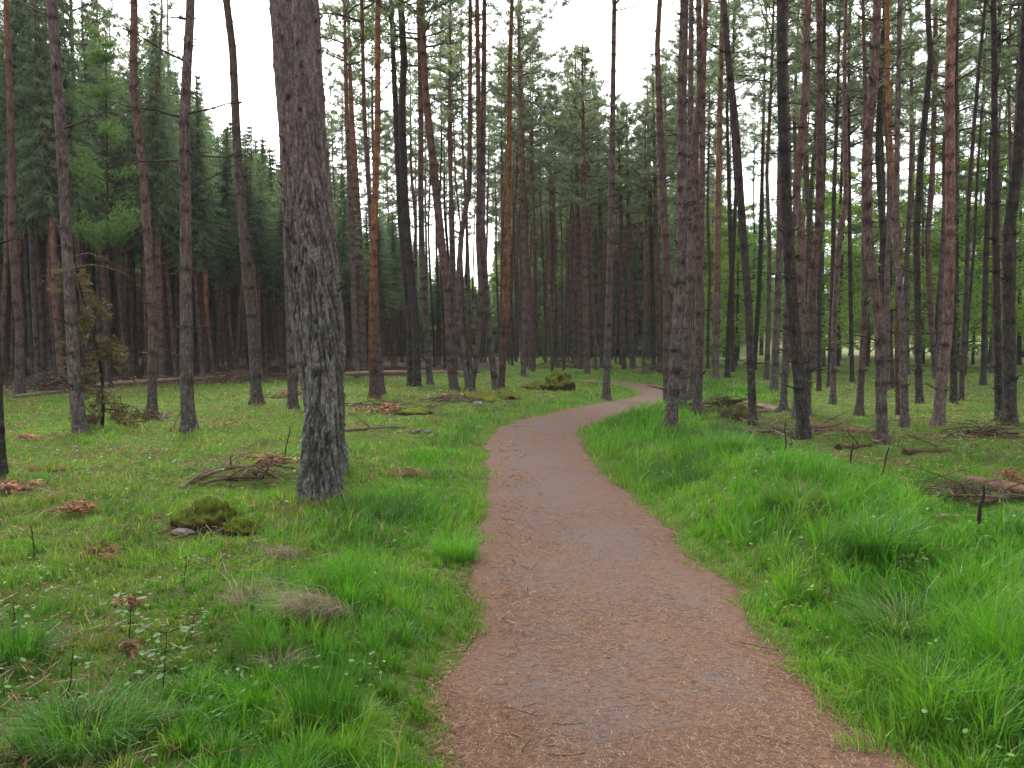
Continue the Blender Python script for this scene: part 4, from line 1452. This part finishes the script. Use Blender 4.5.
M_STEMD = woodmat('black_stem', (.035, .025, .022), (.06, .045, .04))
stub(816, 473, .38, .010, M_PALE, 'pale upright dead stem in the grass below the dark trunk', .05, 1)
stub(851, 472, .36, .014, M_STEMD, 'dark upright dead stem left of the purple pine', .12, 2)
stub(878, 484, .42, .012, M_STEMD, 'tilted dark dead stem below the purple pine', .16, 3)
stub(978, 531, .36, .016, M_STEMD, 'black upright stub beside the pale branch at right', .03, 4)
stub(785, 460, .5, .010, M_STEMD, 'thin dark dead stem left of the pale upright one', .02, 5)
stub(768, 464, .22, .014, M_PALE, 'short pale tilted stick before the dark trunks', -.4, 6)
stub(701, 422, .42, .012, M_PALE, 'pale tilted dead stem between roadside pines and log heap', .22, 7)
stub(733, 441, .3, .012, M_PALE, 'short pale stick before the log heap', -.55, 8)
stub(283, 458, .42, .010, M_STEMD, 'dark bent dead stem left of the biggest pine', .25, 9)
stub(35, 560, .30, .006, M_STEMD, 'thin dark weed stem at lower left', .0, 10)
stub(172, 429, .35, .014, M_PALE, 'pale broken stick leaning at the long branched pine foot', .45, 11)
stub(134, 384, .75, .022, M_WOODRED, 'broken reddish stake behind the dying sapling', -.05, 12)


def brush_pile(u, v, wpx, hm, n, label, seed, mats, name='brush_pile', Lr=(.2, .8), thick=.008, depth=.5):
    """one heap of sticks"""
    rg = np.random.default_rng(seed)
    b = on_ground(u, v)
    w = wpx * b[1] / F / 2
    mb = MB()
    for i in range(n):
        x = rg.normal(0, .45) * w; y = rg.normal(0, .4) * w * depth
        hh = hm * math.exp(-(x / w) ** 2 * 1.5) * rg.uniform(.05, 1)
        a = rg.uniform(0, 2 * PI); L = rg.uniform(*Lr)
        zz = float(G1(b[0] + x, b[1] + y) - b[2]) + hh
        p0 = np.array([x, y, zz]) - np.array([math.cos(a), math.sin(a), 0]) * L / 2
        dead_branch(mb, p0, a, L, thick * rg.uniform(.6, 1.6), rg, rg.uniform(-.25, .35), rg.uniform(-.2, .1), int(rg.integers(0, 4)), (rg.uniform(.6, 1.3),) * 3, int(rg.integers(0, len(mats))))
    CLEAR.append((b[0], b[1], w * .8, .45))
    o = mb.build(name, mats, None, b)
    tag(o, label, 'brush pile')
    return o


def bracken(u, v, wpx, hm, label, seed, col=((.27, .12, .065), (.21, .10, .055), (.32, .19, .11)), nf=12, name='dead_bracken'):
    """heap of collapsed reddish fern fronds"""
    rg = np.random.default_rng(seed)
    b = on_ground(u, v)
    w = wpx * b[1] / F / 2
    mb = MB()
    for i in range(nf):
        a = rg.uniform(0, 2 * PI); L = rg.uniform(.5, 1.2) * w
        x0, y0 = rg.normal(0, .3, 2) * w
        n = 12; t = np.linspace(0, 1, n)
        h = hm * rg.uniform(.4, 1.1)
        P = np.stack([x0 + math.cos(a) * t * L, y0 + math.sin(a) * t * L, h * 4 * t * (1 - t) * .6 + h * .45 * (1 - t)], -1)
        c = np.array(col[int(rg.integers(0, len(col)))]) * rg.uniform(.7, 1.2)
        mb.tube(P, .004 * (1 - .6 * t), 3, 0, c)
        for j in range(1, n):
            for s in (-1, 1):
                l = .09 * (1 - t[j] * .6) * rg.uniform(.7, 1.5) * (w / .35)
                a2 = a + s * rg.uniform(.7, 1.5)
                e = P[j] + np.array([math.cos(a2) * l, math.sin(a2) * l, rg.uniform(-.7, .3) * l])
                wv = np.array([-math.sin(a2), math.cos(a2), rg.uniform(-.6, .6)]) * l * .16
                m = (P[j] + e) / 2
                mb.add([P[j], m + wv, e, m - wv], [[0, 1, 2, 3]], 0, c * rg.uniform(.7, 1.3))
    CLEAR.append((b[0], b[1] - .05, w * 1.0, .35))
    o = mb.build(name, M_LITTER, None, b)
    tag(o, label, 'dead bracken')


brush_pile(262, 478, 85, .12, 34, 'twiggy brush heap just left of the biggest pine', 1, [M_TWIG, M_WOOD, M_WOODRED])
brush_pile(392, 408, 85, .14, 50, 'litter and twigs heaped at the orange pine foot', 2, [M_TWIG, M_WOODRED, M_WOOD], Lr=(.2, .9), thick=.012)
brush_pile(457, 402, 95, .13, 60, 'brown brash strewn before the leaning pinkish pine', 3, [M_TWIG, M_WOODRED, M_WOOD], Lr=(.2, .9), thick=.012)
brush_pile(60, 391, 70, .55, 130, 'dark grey brushwood bank under the leftmost pines', 4, [M_TWIG, M_STEMD, M_WOOD], Lr=(.4, 1.4), thick=.013)
brush_pile(145, 420, 85, .16, 45, 'grey twigs scattered round the foot of the curved pine', 5, [M_TWIG, M_WOOD], thick=.010)
brush_pile(728, 412, 60, .30, 60, 'heap of broken grey branches right of the roadside pines', 6, [M_WOODDARK, M_WOOD, M_WOODRED], Lr=(.3, 1.1), thick=.018)
brush_pile(790, 436, 110, .08, 50, 'flat twig scatter round the thickest dark pine', 7, [M_TWIG, M_WOOD], Lr=(.3, 1.), thick=.010)
brush_pile(990, 441, 70, .22, 40, 'tangle of dark twigs by the right edge pines', 8, [M_STEMD, M_TWIG], Lr=(.4, 1.2), thick=.011)
brush_pile(235, 382, 110, .45, 90, 'brash heaped under the spruces behind the leaning grey pine', 9, [M_TWIG, M_WOOD, M_WOODRED], Lr=(.5, 1.6), thick=.015)
brush_pile(565, 368, 70, .5, 70, 'far brash under the thicket left of the bend', 10, [M_TWIG, M_WOODRED], Lr=(.5, 1.8), thick=.02)
brush_pile(665, 374, 80, .4, 60, 'far brash under the thicket behind the bend', 11, [M_TWIG, M_WOOD], Lr=(.5, 1.8), thick=.02)
brush_pile(955, 500, 70, .10, 36, 'twigs scattered below the reddish fallen trunk', 12, [M_TWIG, M_WOODRED], thick=.009)
brush_pile(300, 398, 120, .14, 45, 'low twigs behind the biggest pine among red bracken', 13, [M_TWIG, M_WOODRED], Lr=(.3, .9), thick=.011)

bracken(222, 432, 26, .26, 'upright rusty bracken clump right of the long branched pine', 1)
bracken(272, 466, 60, .16, 'rusty bracken heap just left of the biggest pine', 2, nf=22)
bracken(14, 490, 55, .13, 'rusty bracken at the left edge beside the dark trunk', 3, nf=18)
bracken(72, 512, 48, .10, 'faded bracken patch right of the left edge trunk', 4, nf=18)
bracken(130, 608, 34, .07, 'small orange bracken scrap in the near left grass', 5, nf=14)
bracken(38, 441, 50, .12, 'faded bracken left of the stout grey pine', 6, nf=14)
bracken(308, 396, 60, .20, 'red bracken behind the biggest pine on its left', 7, nf=20)
bracken(1012, 488, 40, .22, 'red bracken heap behind the reddish fallen trunk', 8, nf=20)
bracken(128, 655, 36, .08, 'brown leaf litter knot in the near left grass', 9, ((.16, .09, .05), (.24, .14, .08)), 14)
bracken(390, 412, 60, .16, 'red brown bracken at the orange pine foot', 10, nf=18)
bracken(408, 476, 40, .10, 'faded bracken scrap right of the biggest pine foot', 11, nf=12)
bracken(100, 556, 46, .09, 'faded brown bracken above the near left weeds', 12, ((.27, .13, .07), (.2, .12, .07)), 14)
bracken(455, 398, 44, .14, 'brown bracken before the narrow V of pines', 13, nf=14)


def mound(u, v, wpx, h, mat, label, seed, depth=.7, name='moss_mound', under=False):
    rg = np.random.default_rng(seed)
    b = on_ground(u, v)
    w = wpx * b[1] / F / 2
    nu, nv = 56, 22
    th = np.arange(nu) / nu * 2 * PI; ph = np.linspace(0, 1, nv)
    TH, PH = np.meshgrid(th, ph)
    r = np.sin(PH * PI / 2) if not under else np.sin(PH * PI * .62) / 1.0
    zz = np.cos(PH * PI / 2) if not under else (np.cos(PH * PI * .62) + .35) / 1.35
    nz = fbm(np.cos(TH) * r * 3.4 + seed * 7, np.sin(TH) * r * 3.4, seed, 5)
    X = np.cos(TH) * r * w * (.8 + .45 * nz); Y = np.sin(TH) * r * w * depth * (.8 + .45 * nz)
    Z = h * zz * (.35 + 1.2 * nz) - .02 + (fbm(np.cos(TH) * r * 14, np.sin(TH) * r * 14 + zz * 3, seed + 3, 3) - .5) * h * .3
    V = np.stack([X, Y, Z], -1).reshape(-1, 3)
    i = np.arange(nv - 1)[:, None] * nu; j = np.arange(nu)[None]; j2 = (j + 1) % nu
    Fq = np.stack([i + j, i + nu + j, i + nu + j2, i + j2], -1).reshape(-1, 4)
    mb = MB().add(V, Fq, 0, None, True)
    # short moss and grass shoots on the top
    n = int(900)
    k = rg.integers(0, len(V), n)
    p = V[k] + rg.normal(0, .008, (n, 3))
    ok = p[:, 2] > h * .5
    p = p[ok]; n = len(p)
    c = np.array([.15, .19, .03]) * rg.uniform(.5, 1.2, (n, 1))
    VV, q, t, C = blades(p[:, 0], p[:, 1], p[:, 2], rg.uniform(.010, .028, n) * (1 + b[1] * .02), np.full(n, .003 + .0005 * b[1]), rg.uniform(0, 6.28, n), rg.uniform(.1, .7, n), c)
    s = mb.n
    mb.v.append(VV); mb.c.append(C); mb.n += len(VV)
    for f in (q, t):
        mb.f.append(f + s); mb.m.append(np.ones(len(f))); mb.sm.append(np.zeros(len(f), bool))
    CLEAR.append((b[0], b[1] - w * .5, w * 1.2, .12))
    o = mb.build(name, [mat, M_GRASS], None, b)
    tag(o, label, 'moss mound' if name == 'moss_mound' else 'stump')


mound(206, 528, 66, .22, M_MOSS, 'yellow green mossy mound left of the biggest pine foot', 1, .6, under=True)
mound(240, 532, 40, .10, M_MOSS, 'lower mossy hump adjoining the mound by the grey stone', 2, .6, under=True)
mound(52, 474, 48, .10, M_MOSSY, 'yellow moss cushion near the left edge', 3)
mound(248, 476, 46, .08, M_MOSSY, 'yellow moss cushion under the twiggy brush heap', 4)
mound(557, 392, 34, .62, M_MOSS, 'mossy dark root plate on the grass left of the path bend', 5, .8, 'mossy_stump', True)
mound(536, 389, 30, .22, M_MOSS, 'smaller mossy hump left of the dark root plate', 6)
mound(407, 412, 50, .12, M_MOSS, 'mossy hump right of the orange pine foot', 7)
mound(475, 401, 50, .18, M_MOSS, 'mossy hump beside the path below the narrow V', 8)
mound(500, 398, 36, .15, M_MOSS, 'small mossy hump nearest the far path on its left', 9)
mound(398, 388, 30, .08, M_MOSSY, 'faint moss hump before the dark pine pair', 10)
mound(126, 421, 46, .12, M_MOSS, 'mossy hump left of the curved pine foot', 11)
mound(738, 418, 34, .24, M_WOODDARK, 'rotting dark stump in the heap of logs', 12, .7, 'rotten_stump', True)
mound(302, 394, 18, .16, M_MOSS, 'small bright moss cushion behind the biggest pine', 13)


def stone(u, v, s, label, seed):
    b = on_ground(u, v)
    rg = np.random.default_rng(seed)
    nu, nv = 22, 12
    TH, PH = np.meshgrid(np.arange(nu) / nu * 2 * PI, np.linspace(0.02, PI - .02, nv))
    D = np.stack([np.cos(TH) * np.sin(PH), np.sin(TH) * np.sin(PH), np.cos(PH)], -1)
    nz = fbm(D[..., 0] * 2 + seed, D[..., 1] * 2 + D[..., 2] * 1.7, seed, 3)
    V = D * (.7 + .6 * nz)[..., None] * np.array(s)
    V[..., 2] += s[2] * .6
    i = np.arange(nv - 1)[:, None] * nu; j = np.arange(nu)[None]; j2 = (j + 1) % nu
    Fq = np.stack([i + j, i + nu + j, i + nu + j2, i + j2], -1).reshape(-1, 4)
    CLEAR.append((b[0], b[1] - s[0] * .5, s[0] * 1.6, .2))
    tag(MB().add(V.reshape(-1, 3), Fq, 0, None, True).build('stone', M_STONE, None, b), label, 'stone')


stone(183, 534, (.10, .045, .028), 'pale grey flat stone in front of the mossy mound', 3)
stone(427, 433, (.06, .04, .03), 'whitish stone beside the pale wood chunk', 4)
stone(478, 406, (.12, .1, .07), 'small grey stone beside the mossy hump by the path', 5)
stone(556, 571, (.012, .012, .008), 'tiny dark pebble on the path nearest its left edge', 6)
stone(446, 745, (.012, .011, .009), 'small brown pebble at the near left edge of the path', 7)


def tussock(u, v, r, h, n, cols, label, seed, name='grass_tussock', cat='grass tussock', bendr=(.3, 1.), wd=.004, flow=None):
    rg = np.random.default_rng(seed)
    b = on_ground(u, v)
    a = rg.uniform(0, 2 * PI, n); rr = r * np.sqrt(rg.uniform(0, 1, n)) * .6
    x = np.cos(a) * rr; y = np.sin(a) * rr * .7
    az = a + rg.normal(0, .6, n) if flow is None else flow + rg.normal(0, .55, n)
    hh = h * rg.lognormal(0, .25, n)
    c = np.array(cols)[rg.integers(0, len(cols), n)] * rg.uniform(.7, 1.2, (n, 1))
    V, q, t, C = blades(x, y, np.full(n, -.02), hh, np.full(n, wd) * rg.uniform(.7, 1.3, n), az, rg.uniform(*bendr, n), c)
    mb = MB(); mb.v.append(V); mb.c.append(C); mb.n = len(V)
    for f in (q, t):
        mb.f.append(f); mb.m.append(np.zeros(len(f))); mb.sm.append(np.zeros(len(f), bool))
    tag(mb.build(name, M_LITTER if name == 'dry_tussock' else M_GRASS, None, b), label, cat)


STRAW = [(.34, .27, .19), (.42, .35, .25), (.27, .20, .13), (.16, .13, .08)]
GRN = [(.06, .16, .02), (.09, .22, .03), (.04, .12, .02)]
tussock(322, 622, .27, .24, 1100, STRAW, 'largest straw coloured dry tussock left of the path', 1, 'dry_tussock', 'dry tussock', (.75, 1.), .0035, -2.2)
tussock(252, 610, .14, .18, 420, STRAW, 'smaller straw tussock left of the largest dry one', 2, 'dry_tussock', 'dry tussock', (.4, 1.), .0035)
tussock(290, 560, .22, .14, 480, STRAW, 'flattened straw tussock above the largest dry one', 3, 'dry_tussock', 'dry tussock', (.7, 1.), .004, -2.6)
tussock(280, 672, .12, .14, 260, STRAW, 'faint dry tussock below the largest dry one', 4, 'dry_tussock', 'dry tussock', (.4, 1.), .0035)
tussock(325, 738, .2, .27, 420, [(.04, .13, .02), (.07, .19, .025)], 'dark green upright rush tuft at the near left', 5, 'rush_tuft', 'rush tuft', (.05, .45), .004)
tussock(85, 745, .34, .20, 900, [(.045, .14, .02), (.07, .19, .03), (.12, .2, .06)], 'dark green drooping tussock at the near lower left', 6, bendr=(.5, 1.), wd=.0045)
tussock(795, 515, .32, .24, 1300, GRN + [(.2, .22, .07)], 'dark hummock tussock in the right hand grass', 7, wd=.0055)
tussock(905, 645, .26, .27, 1200, GRN + [(.22, .26, .12)], 'drooping dark tussock at the lower right with pale blades', 8, wd=.0045, bendr=(.6, 1.))
tussock(10, 668, .2, .22, 700, GRN, 'dark green tussock at the left edge', 9, wd=.0045)
tussock(455, 560, .2, .2, 700, [(.10, .27, .03), (.14, .33, .04)], 'bright green tussock overhanging the left path edge', 10, wd=.004)
tussock(730, 455, .35, .26, 900, [(.10, .24, .05), (.15, .28, .08), (.06, .16, .03)], 'pale bladed tussock below the roadside pines', 11, wd=.009)
tussock(322, 508, .2, .12, 500, STRAW + GRN, 'withered grass ring round the biggest pine foot', 12, wd=.006)
tussock(880, 560, .3, .28, 900, GRN, 'mid green tussock above the drooping dark one', 13, wd=.005)


def weed(u, v, h, label, seed, nl=9, ls=.035, col=(.20, .33, .12), stemc=(.05, .07, .03), tiers=3, name='seedling', lean=.1):
    """little upright plant: stem, side shoots, oval leaves"""
    rg = np.random.default_rng(seed)
    b = on_ground(u, v)
    root = empty(name, b, label, 'weed')
    t = np.linspace(0, 1, 7)
    P = np.stack([lean * h * t, np.zeros(7), h * t - .02], -1) + np.cumsum(rg.normal(0, .004, (7, 3)), 0)
    ms = MB(); ms.tube(P, .0035 * (1 - .5 * t), 5, 0, np.array(stemc) * 6); 
    ml = MB()
    for k in range(tiers):
        f = 1 - k * .28
        q = np.array([np.interp(f, t, P[:, i]) for i in range(3)])
        for j in range(nl):
            a = j * 2 * PI / nl + rg.uniform(-.3, .3) + k
            l = rg.uniform(.5, 1.4) * ls * 2
            e = q + np.array([math.cos(a), math.sin(a), rg.uniform(-.1, .45)]) * l
            ms.tube([q, e], [.0014, .001], 3, 0, np.array(stemc) * 6)
            s = ls * .7 * rg.uniform(.6, 1.15)
            ax = np.array([math.cos(a), math.sin(a), rg.uniform(-.4, .2)]) * s
            bx = np.array([-math.sin(a), math.cos(a), rg.uniform(-.3, .3)]) * s * .55
            c = np.array(col) * .55 * rg.uniform(.75, 1.25)
            ml.add([e - ax * .2, e + ax * .2 + bx * .8, e + ax * .8 + bx, e + ax * 1.5, e + ax * .8 - bx, e + ax * .2 - bx * .8, e + ax * .6 + [0, 0, -.003]],
                   [[0, 1, 6], [1, 2, 6], [2, 3, 6], [3, 4, 6], [4, 5, 6], [5, 0, 6]], 0, c)
    ms.build('stem', M_TWIG, root)
    ml.build('foliage', M_GRASS, root)


weed(162, 700, .30, 'leafy seedling with dark stem at the near left', 1, 9, .034)
weed(130, 640, .22, 'pale leaved weed above the leafy seedling', 2, 8, .032, (.26, .38, .2))
weed(67, 712, .30, 'brown headed dead weed stalk at the near left', 3, 6, .014, (.3, .16, .1), (.035, .05, .02), 1)
weed(184, 586, .20, 'white tipped little weed below the grey stone', 4, 7, .026, (.36, .46, .32), tiers=2)
weed(12, 640, .22, 'broad leaved weed at the left edge', 5, 8, .036, (.17, .30, .08))
weed(188, 640, .15, 'low rounded leaf weed beside the leafy seedling', 6, 8, .028, (.25, .37, .17), tiers=2)
weed(38, 720, .13, 'small white flowering weed near the lower left corner', 7, 7, .018, (.5, .58, .45), tiers=1)
weed(790, 454, .22, 'light green weed before the thickest dark pine', 8, 8, .035, (.25, .36, .1))
weed(760, 476, .2, 'feathery pale weed in the grass below the log heap', 9, 9, .035, (.24, .36, .14))
weed(955, 455, .35, 'pale green fern like weed beside the mossy dark log', 10, 11, .05, (.24, .36, .16))
weed(970, 462, .28, 'second pale green weed beside the mossy dark log', 11, 11, .05, (.22, .34, .12))
weed(905, 590, .2, 'leafy weed above the drooping dark tussock', 12, 8, .032, (.14, .27, .06))


def sapling(u, v, label, seed):
    """half dead young spruce with olive and rusty sprays"""
    rg = np.random.default_rng(seed)
    b = on_ground(u, v)
    root = empty('dying_sapling', b, label, 'sapling')
    H = 3.1
    t = np.linspace(0, 1, 14)
    P = np.stack([-.25 * t + .1 * np.sin(t * 5), .05 * np.sin(t * 4), H * t - .1], -1)
    mt = MB(); mt.tube(P, .035 * (1 - .8 * t), 7, 0, np.array([.6, .5, .45])); mt.build('trunk', BARK['d'], root)
    mf = MB(); pts = []
    for i in range(46):
        f = rg.uniform(.08, .98)
        q = np.array([np.interp(f, t, P[:, k]) for k in range(3)])
        a = rg.uniform(0, 2 * PI)
        L = rg.uniform(.35, .85) * (1 - .45 * f)
        R = dead_branch(mf, q, a, L, .010, rg, rg.uniform(.0, .4), rg.uniform(-.9, -.3), 3, (.8, .6, .5), 0)
        if rg.uniform() < .72:
            m = int(44 * L / .6)
            u_ = rg.uniform(.2, 1, m)
            qq = np.stack([np.interp(u_, np.linspace(0, 1, len(R)), R[:, k]) for k in range(3)], -1)
            pts.append(qq + np.stack([rg.normal(0, .05, m), rg.normal(0, .05, m), -rg.uniform(0, .16, m)], -1))
    pts = np.concatenate(pts)
    tufts(mf, pts, .085, 8, rg, .0075, -.5, 1, .5)
    mf.build('foliage', [BARK['d'], M_DEADN], root)
    for (uu, vv, L) in [(105, 250, .9), (118, 262, 1.2), (92, 275, .8), (82, 270, .7)]:
        m = MB()
        z = at_depth(uu, vv, b[1])[2] - b[2]
        f = min(z / H, 1)
        q = np.array([np.interp(f, t, P[:, k]) for k in range(3)])
        dead_branch(m, q, rg.uniform(-.4, .4) + (0 if uu > 95 else PI), L, .013, rg, .5, -.9, 3, (1.2, 1.1, 1.))
        m.build('dead_branch', BARK['p'], root)


sapling(101, 430, 'half dead brown and olive young spruce by the stout left pine', 4)


def path_twig(u, v, L, label, seed, az=None, curl=1.2, grp=None, mat=None):
    rg = np.random.default_rng(seed)
    b = on_ground(u, v, .018)
    n = 12; t = np.linspace(0, 1, n)
    a = (rg.uniform(0, 6.28) if az is None else az) + curl * (t - .5) * 2
    P = np.stack([np.cumsum(np.cos(a)), np.cumsum(np.sin(a)), np.zeros(n)], -1) * L / n
    P -= P.mean(0); P[:, 2] = .012 + rg.uniform(0, .006, n)
    mb = MB().tube(P, .0032 * (1 - .4 * t), 5, 0)
    tag(mb.build('path_twig', mat or M_PALE, None, b), label, 'twig', grp)


path_twig(512, 742, .12, 'pale curved twig on the path near its lower left', 1, 2.6, .5)
path_twig(552, 750, .11, 'curled hooked twig on the near path', 2, 1.5, 1.9)
path_twig(566, 762, .16, 'long wavy twig at the bottom of the path', 3, 0, .4)
path_twig(570, 731, .16, 'thin straight twig lying across the near path', 4, .05, .1)
path_twig(722, 680, .07, 'short pale twig on the right half of the path', 5, 2.2, .2)
path_twig(757, 652, .22, 'long thin brown twig near the right edge of the path', 6, -.6, .25, mat=M_TWIG)
path_twig(638, 591, .07, 'short yellowish twig mid path', 7, 1.8, .2)
path_twig(636, 664, .06, 'little bent twig right of the path centre', 8, 1.2, .9)
path_twig(780, 748, .2, 'straight twig at the lower right of the path', 9, -.5, .15)
path_twig(556, 656, .07, 'short pale twig on the worn grey middle of the path', 10, -.4, .4)
path_twig(520, 428, .45, 'dark twig lying on the far path at its left edge', 11, .1, .2, mat=M_TWIG)
stone(780, 694, (.012, .012, .009), 'tiny dark cone fragment on the right of the path', 12)

build_grass()

# ------------------------------------------------------------------ light
SUN_EL = math.radians(48); SUN_AZ = math.radians(-22)   # azimuth from +Y towards +X
w = bpy.data.worlds.new('World'); scene.world = w; w.use_nodes = True
nt = w.node_tree; nt.nodes.clear()
sky = nt.nodes.new('ShaderNodeTexSky'); sky.sky_type = 'NISHITA'; sky.sun_disc = False
sky.sun_elevation = SUN_EL; sky.sun_rotation = SUN_AZ
sky.dust_density = 3.; sky.air_density = 1.; sky.ozone_density = 1.
hs = nt.nodes.new('ShaderNodeHueSaturation'); hs.inputs['Saturation'].default_value = .13; hs.inputs['Value'].default_value = 1.3
bg = nt.nodes.new('ShaderNodeBackground'); bg.inputs['Strength'].default_value = .15
wo = nt.nodes.new('ShaderNodeOutputWorld')
nt.links.new(sky.outputs[0], hs.inputs['Color']); nt.links.new(hs.outputs[0], bg.inputs['Color']); nt.links.new(bg.outputs[0], wo.inputs['Surface'])
sl = bpy.data.lights.new('sun', 'SUN'); sl.energy = 1.5; sl.angle = math.radians(14); sl.color = (1, .96, .9)
so = bpy.data.objects.new('sun', sl); COL.objects.link(so)
dv = Vector((math.sin(SUN_AZ) * math.cos(SUN_EL), math.cos(SUN_AZ) * math.cos(SUN_EL), math.sin(SUN_EL)))
so.rotation_euler = (-dv).to_track_quat('-Z', 'Y').to_euler()
so.location = (0, 0, 30)

scene.view_settings.view_transform = 'Standard'
scene.view_settings.look = 'None'
scene.view_settings.exposure = 1.42
scene.view_settings.gamma = 1
scene.render.engine = 'CYCLES'
scene.cycles.max_bounces = 6
scene.cycles.diffuse_bounces = 4
scene.cycles.transmission_bounces = 4
scene.cycles.transparent_max_bounces = 4
scene.cycles.use_denoising = True
scene.cycles.caustics_reflective = False
scene.cycles.caustics_refractive = False

# air: pale haze round everything
mh = bpy.data.materials.new('haze_air'); mh.use_nodes = True; mh.node_tree.nodes.clear()
pv = mh.node_tree.nodes.new('ShaderNodeVolumePrincipled'); pv.inputs['Color'].default_value = (.93, .96, 1, 1); pv.inputs['Density'].default_value = .0004
oo = mh.node_tree.nodes.new('ShaderNodeOutputMaterial'); mh.node_tree.links.new(pv.outputs[0], oo.inputs['Volume'])
hb = MB()
X0, X1, Y0, Y1, Z0, Z1 = -700, 700, -60, 700, -2, 26
hb.add([[X0, Y0, Z0], [X1, Y0, Z0], [X1, Y1, Z0], [X0, Y1, Z0], [X0, Y0, Z1], [X1, Y0, Z1], [X1, Y1, Z1], [X0, Y1, Z1]],
       [[0, 3, 2, 1], [4, 5, 6, 7], [0, 1, 5, 4], [1, 2, 6, 5], [2, 3, 7, 6], [3, 0, 4, 7]])
tag(hb.build('haze', mh), kind='stuff')
scene.cycles.volume_bounces = 1
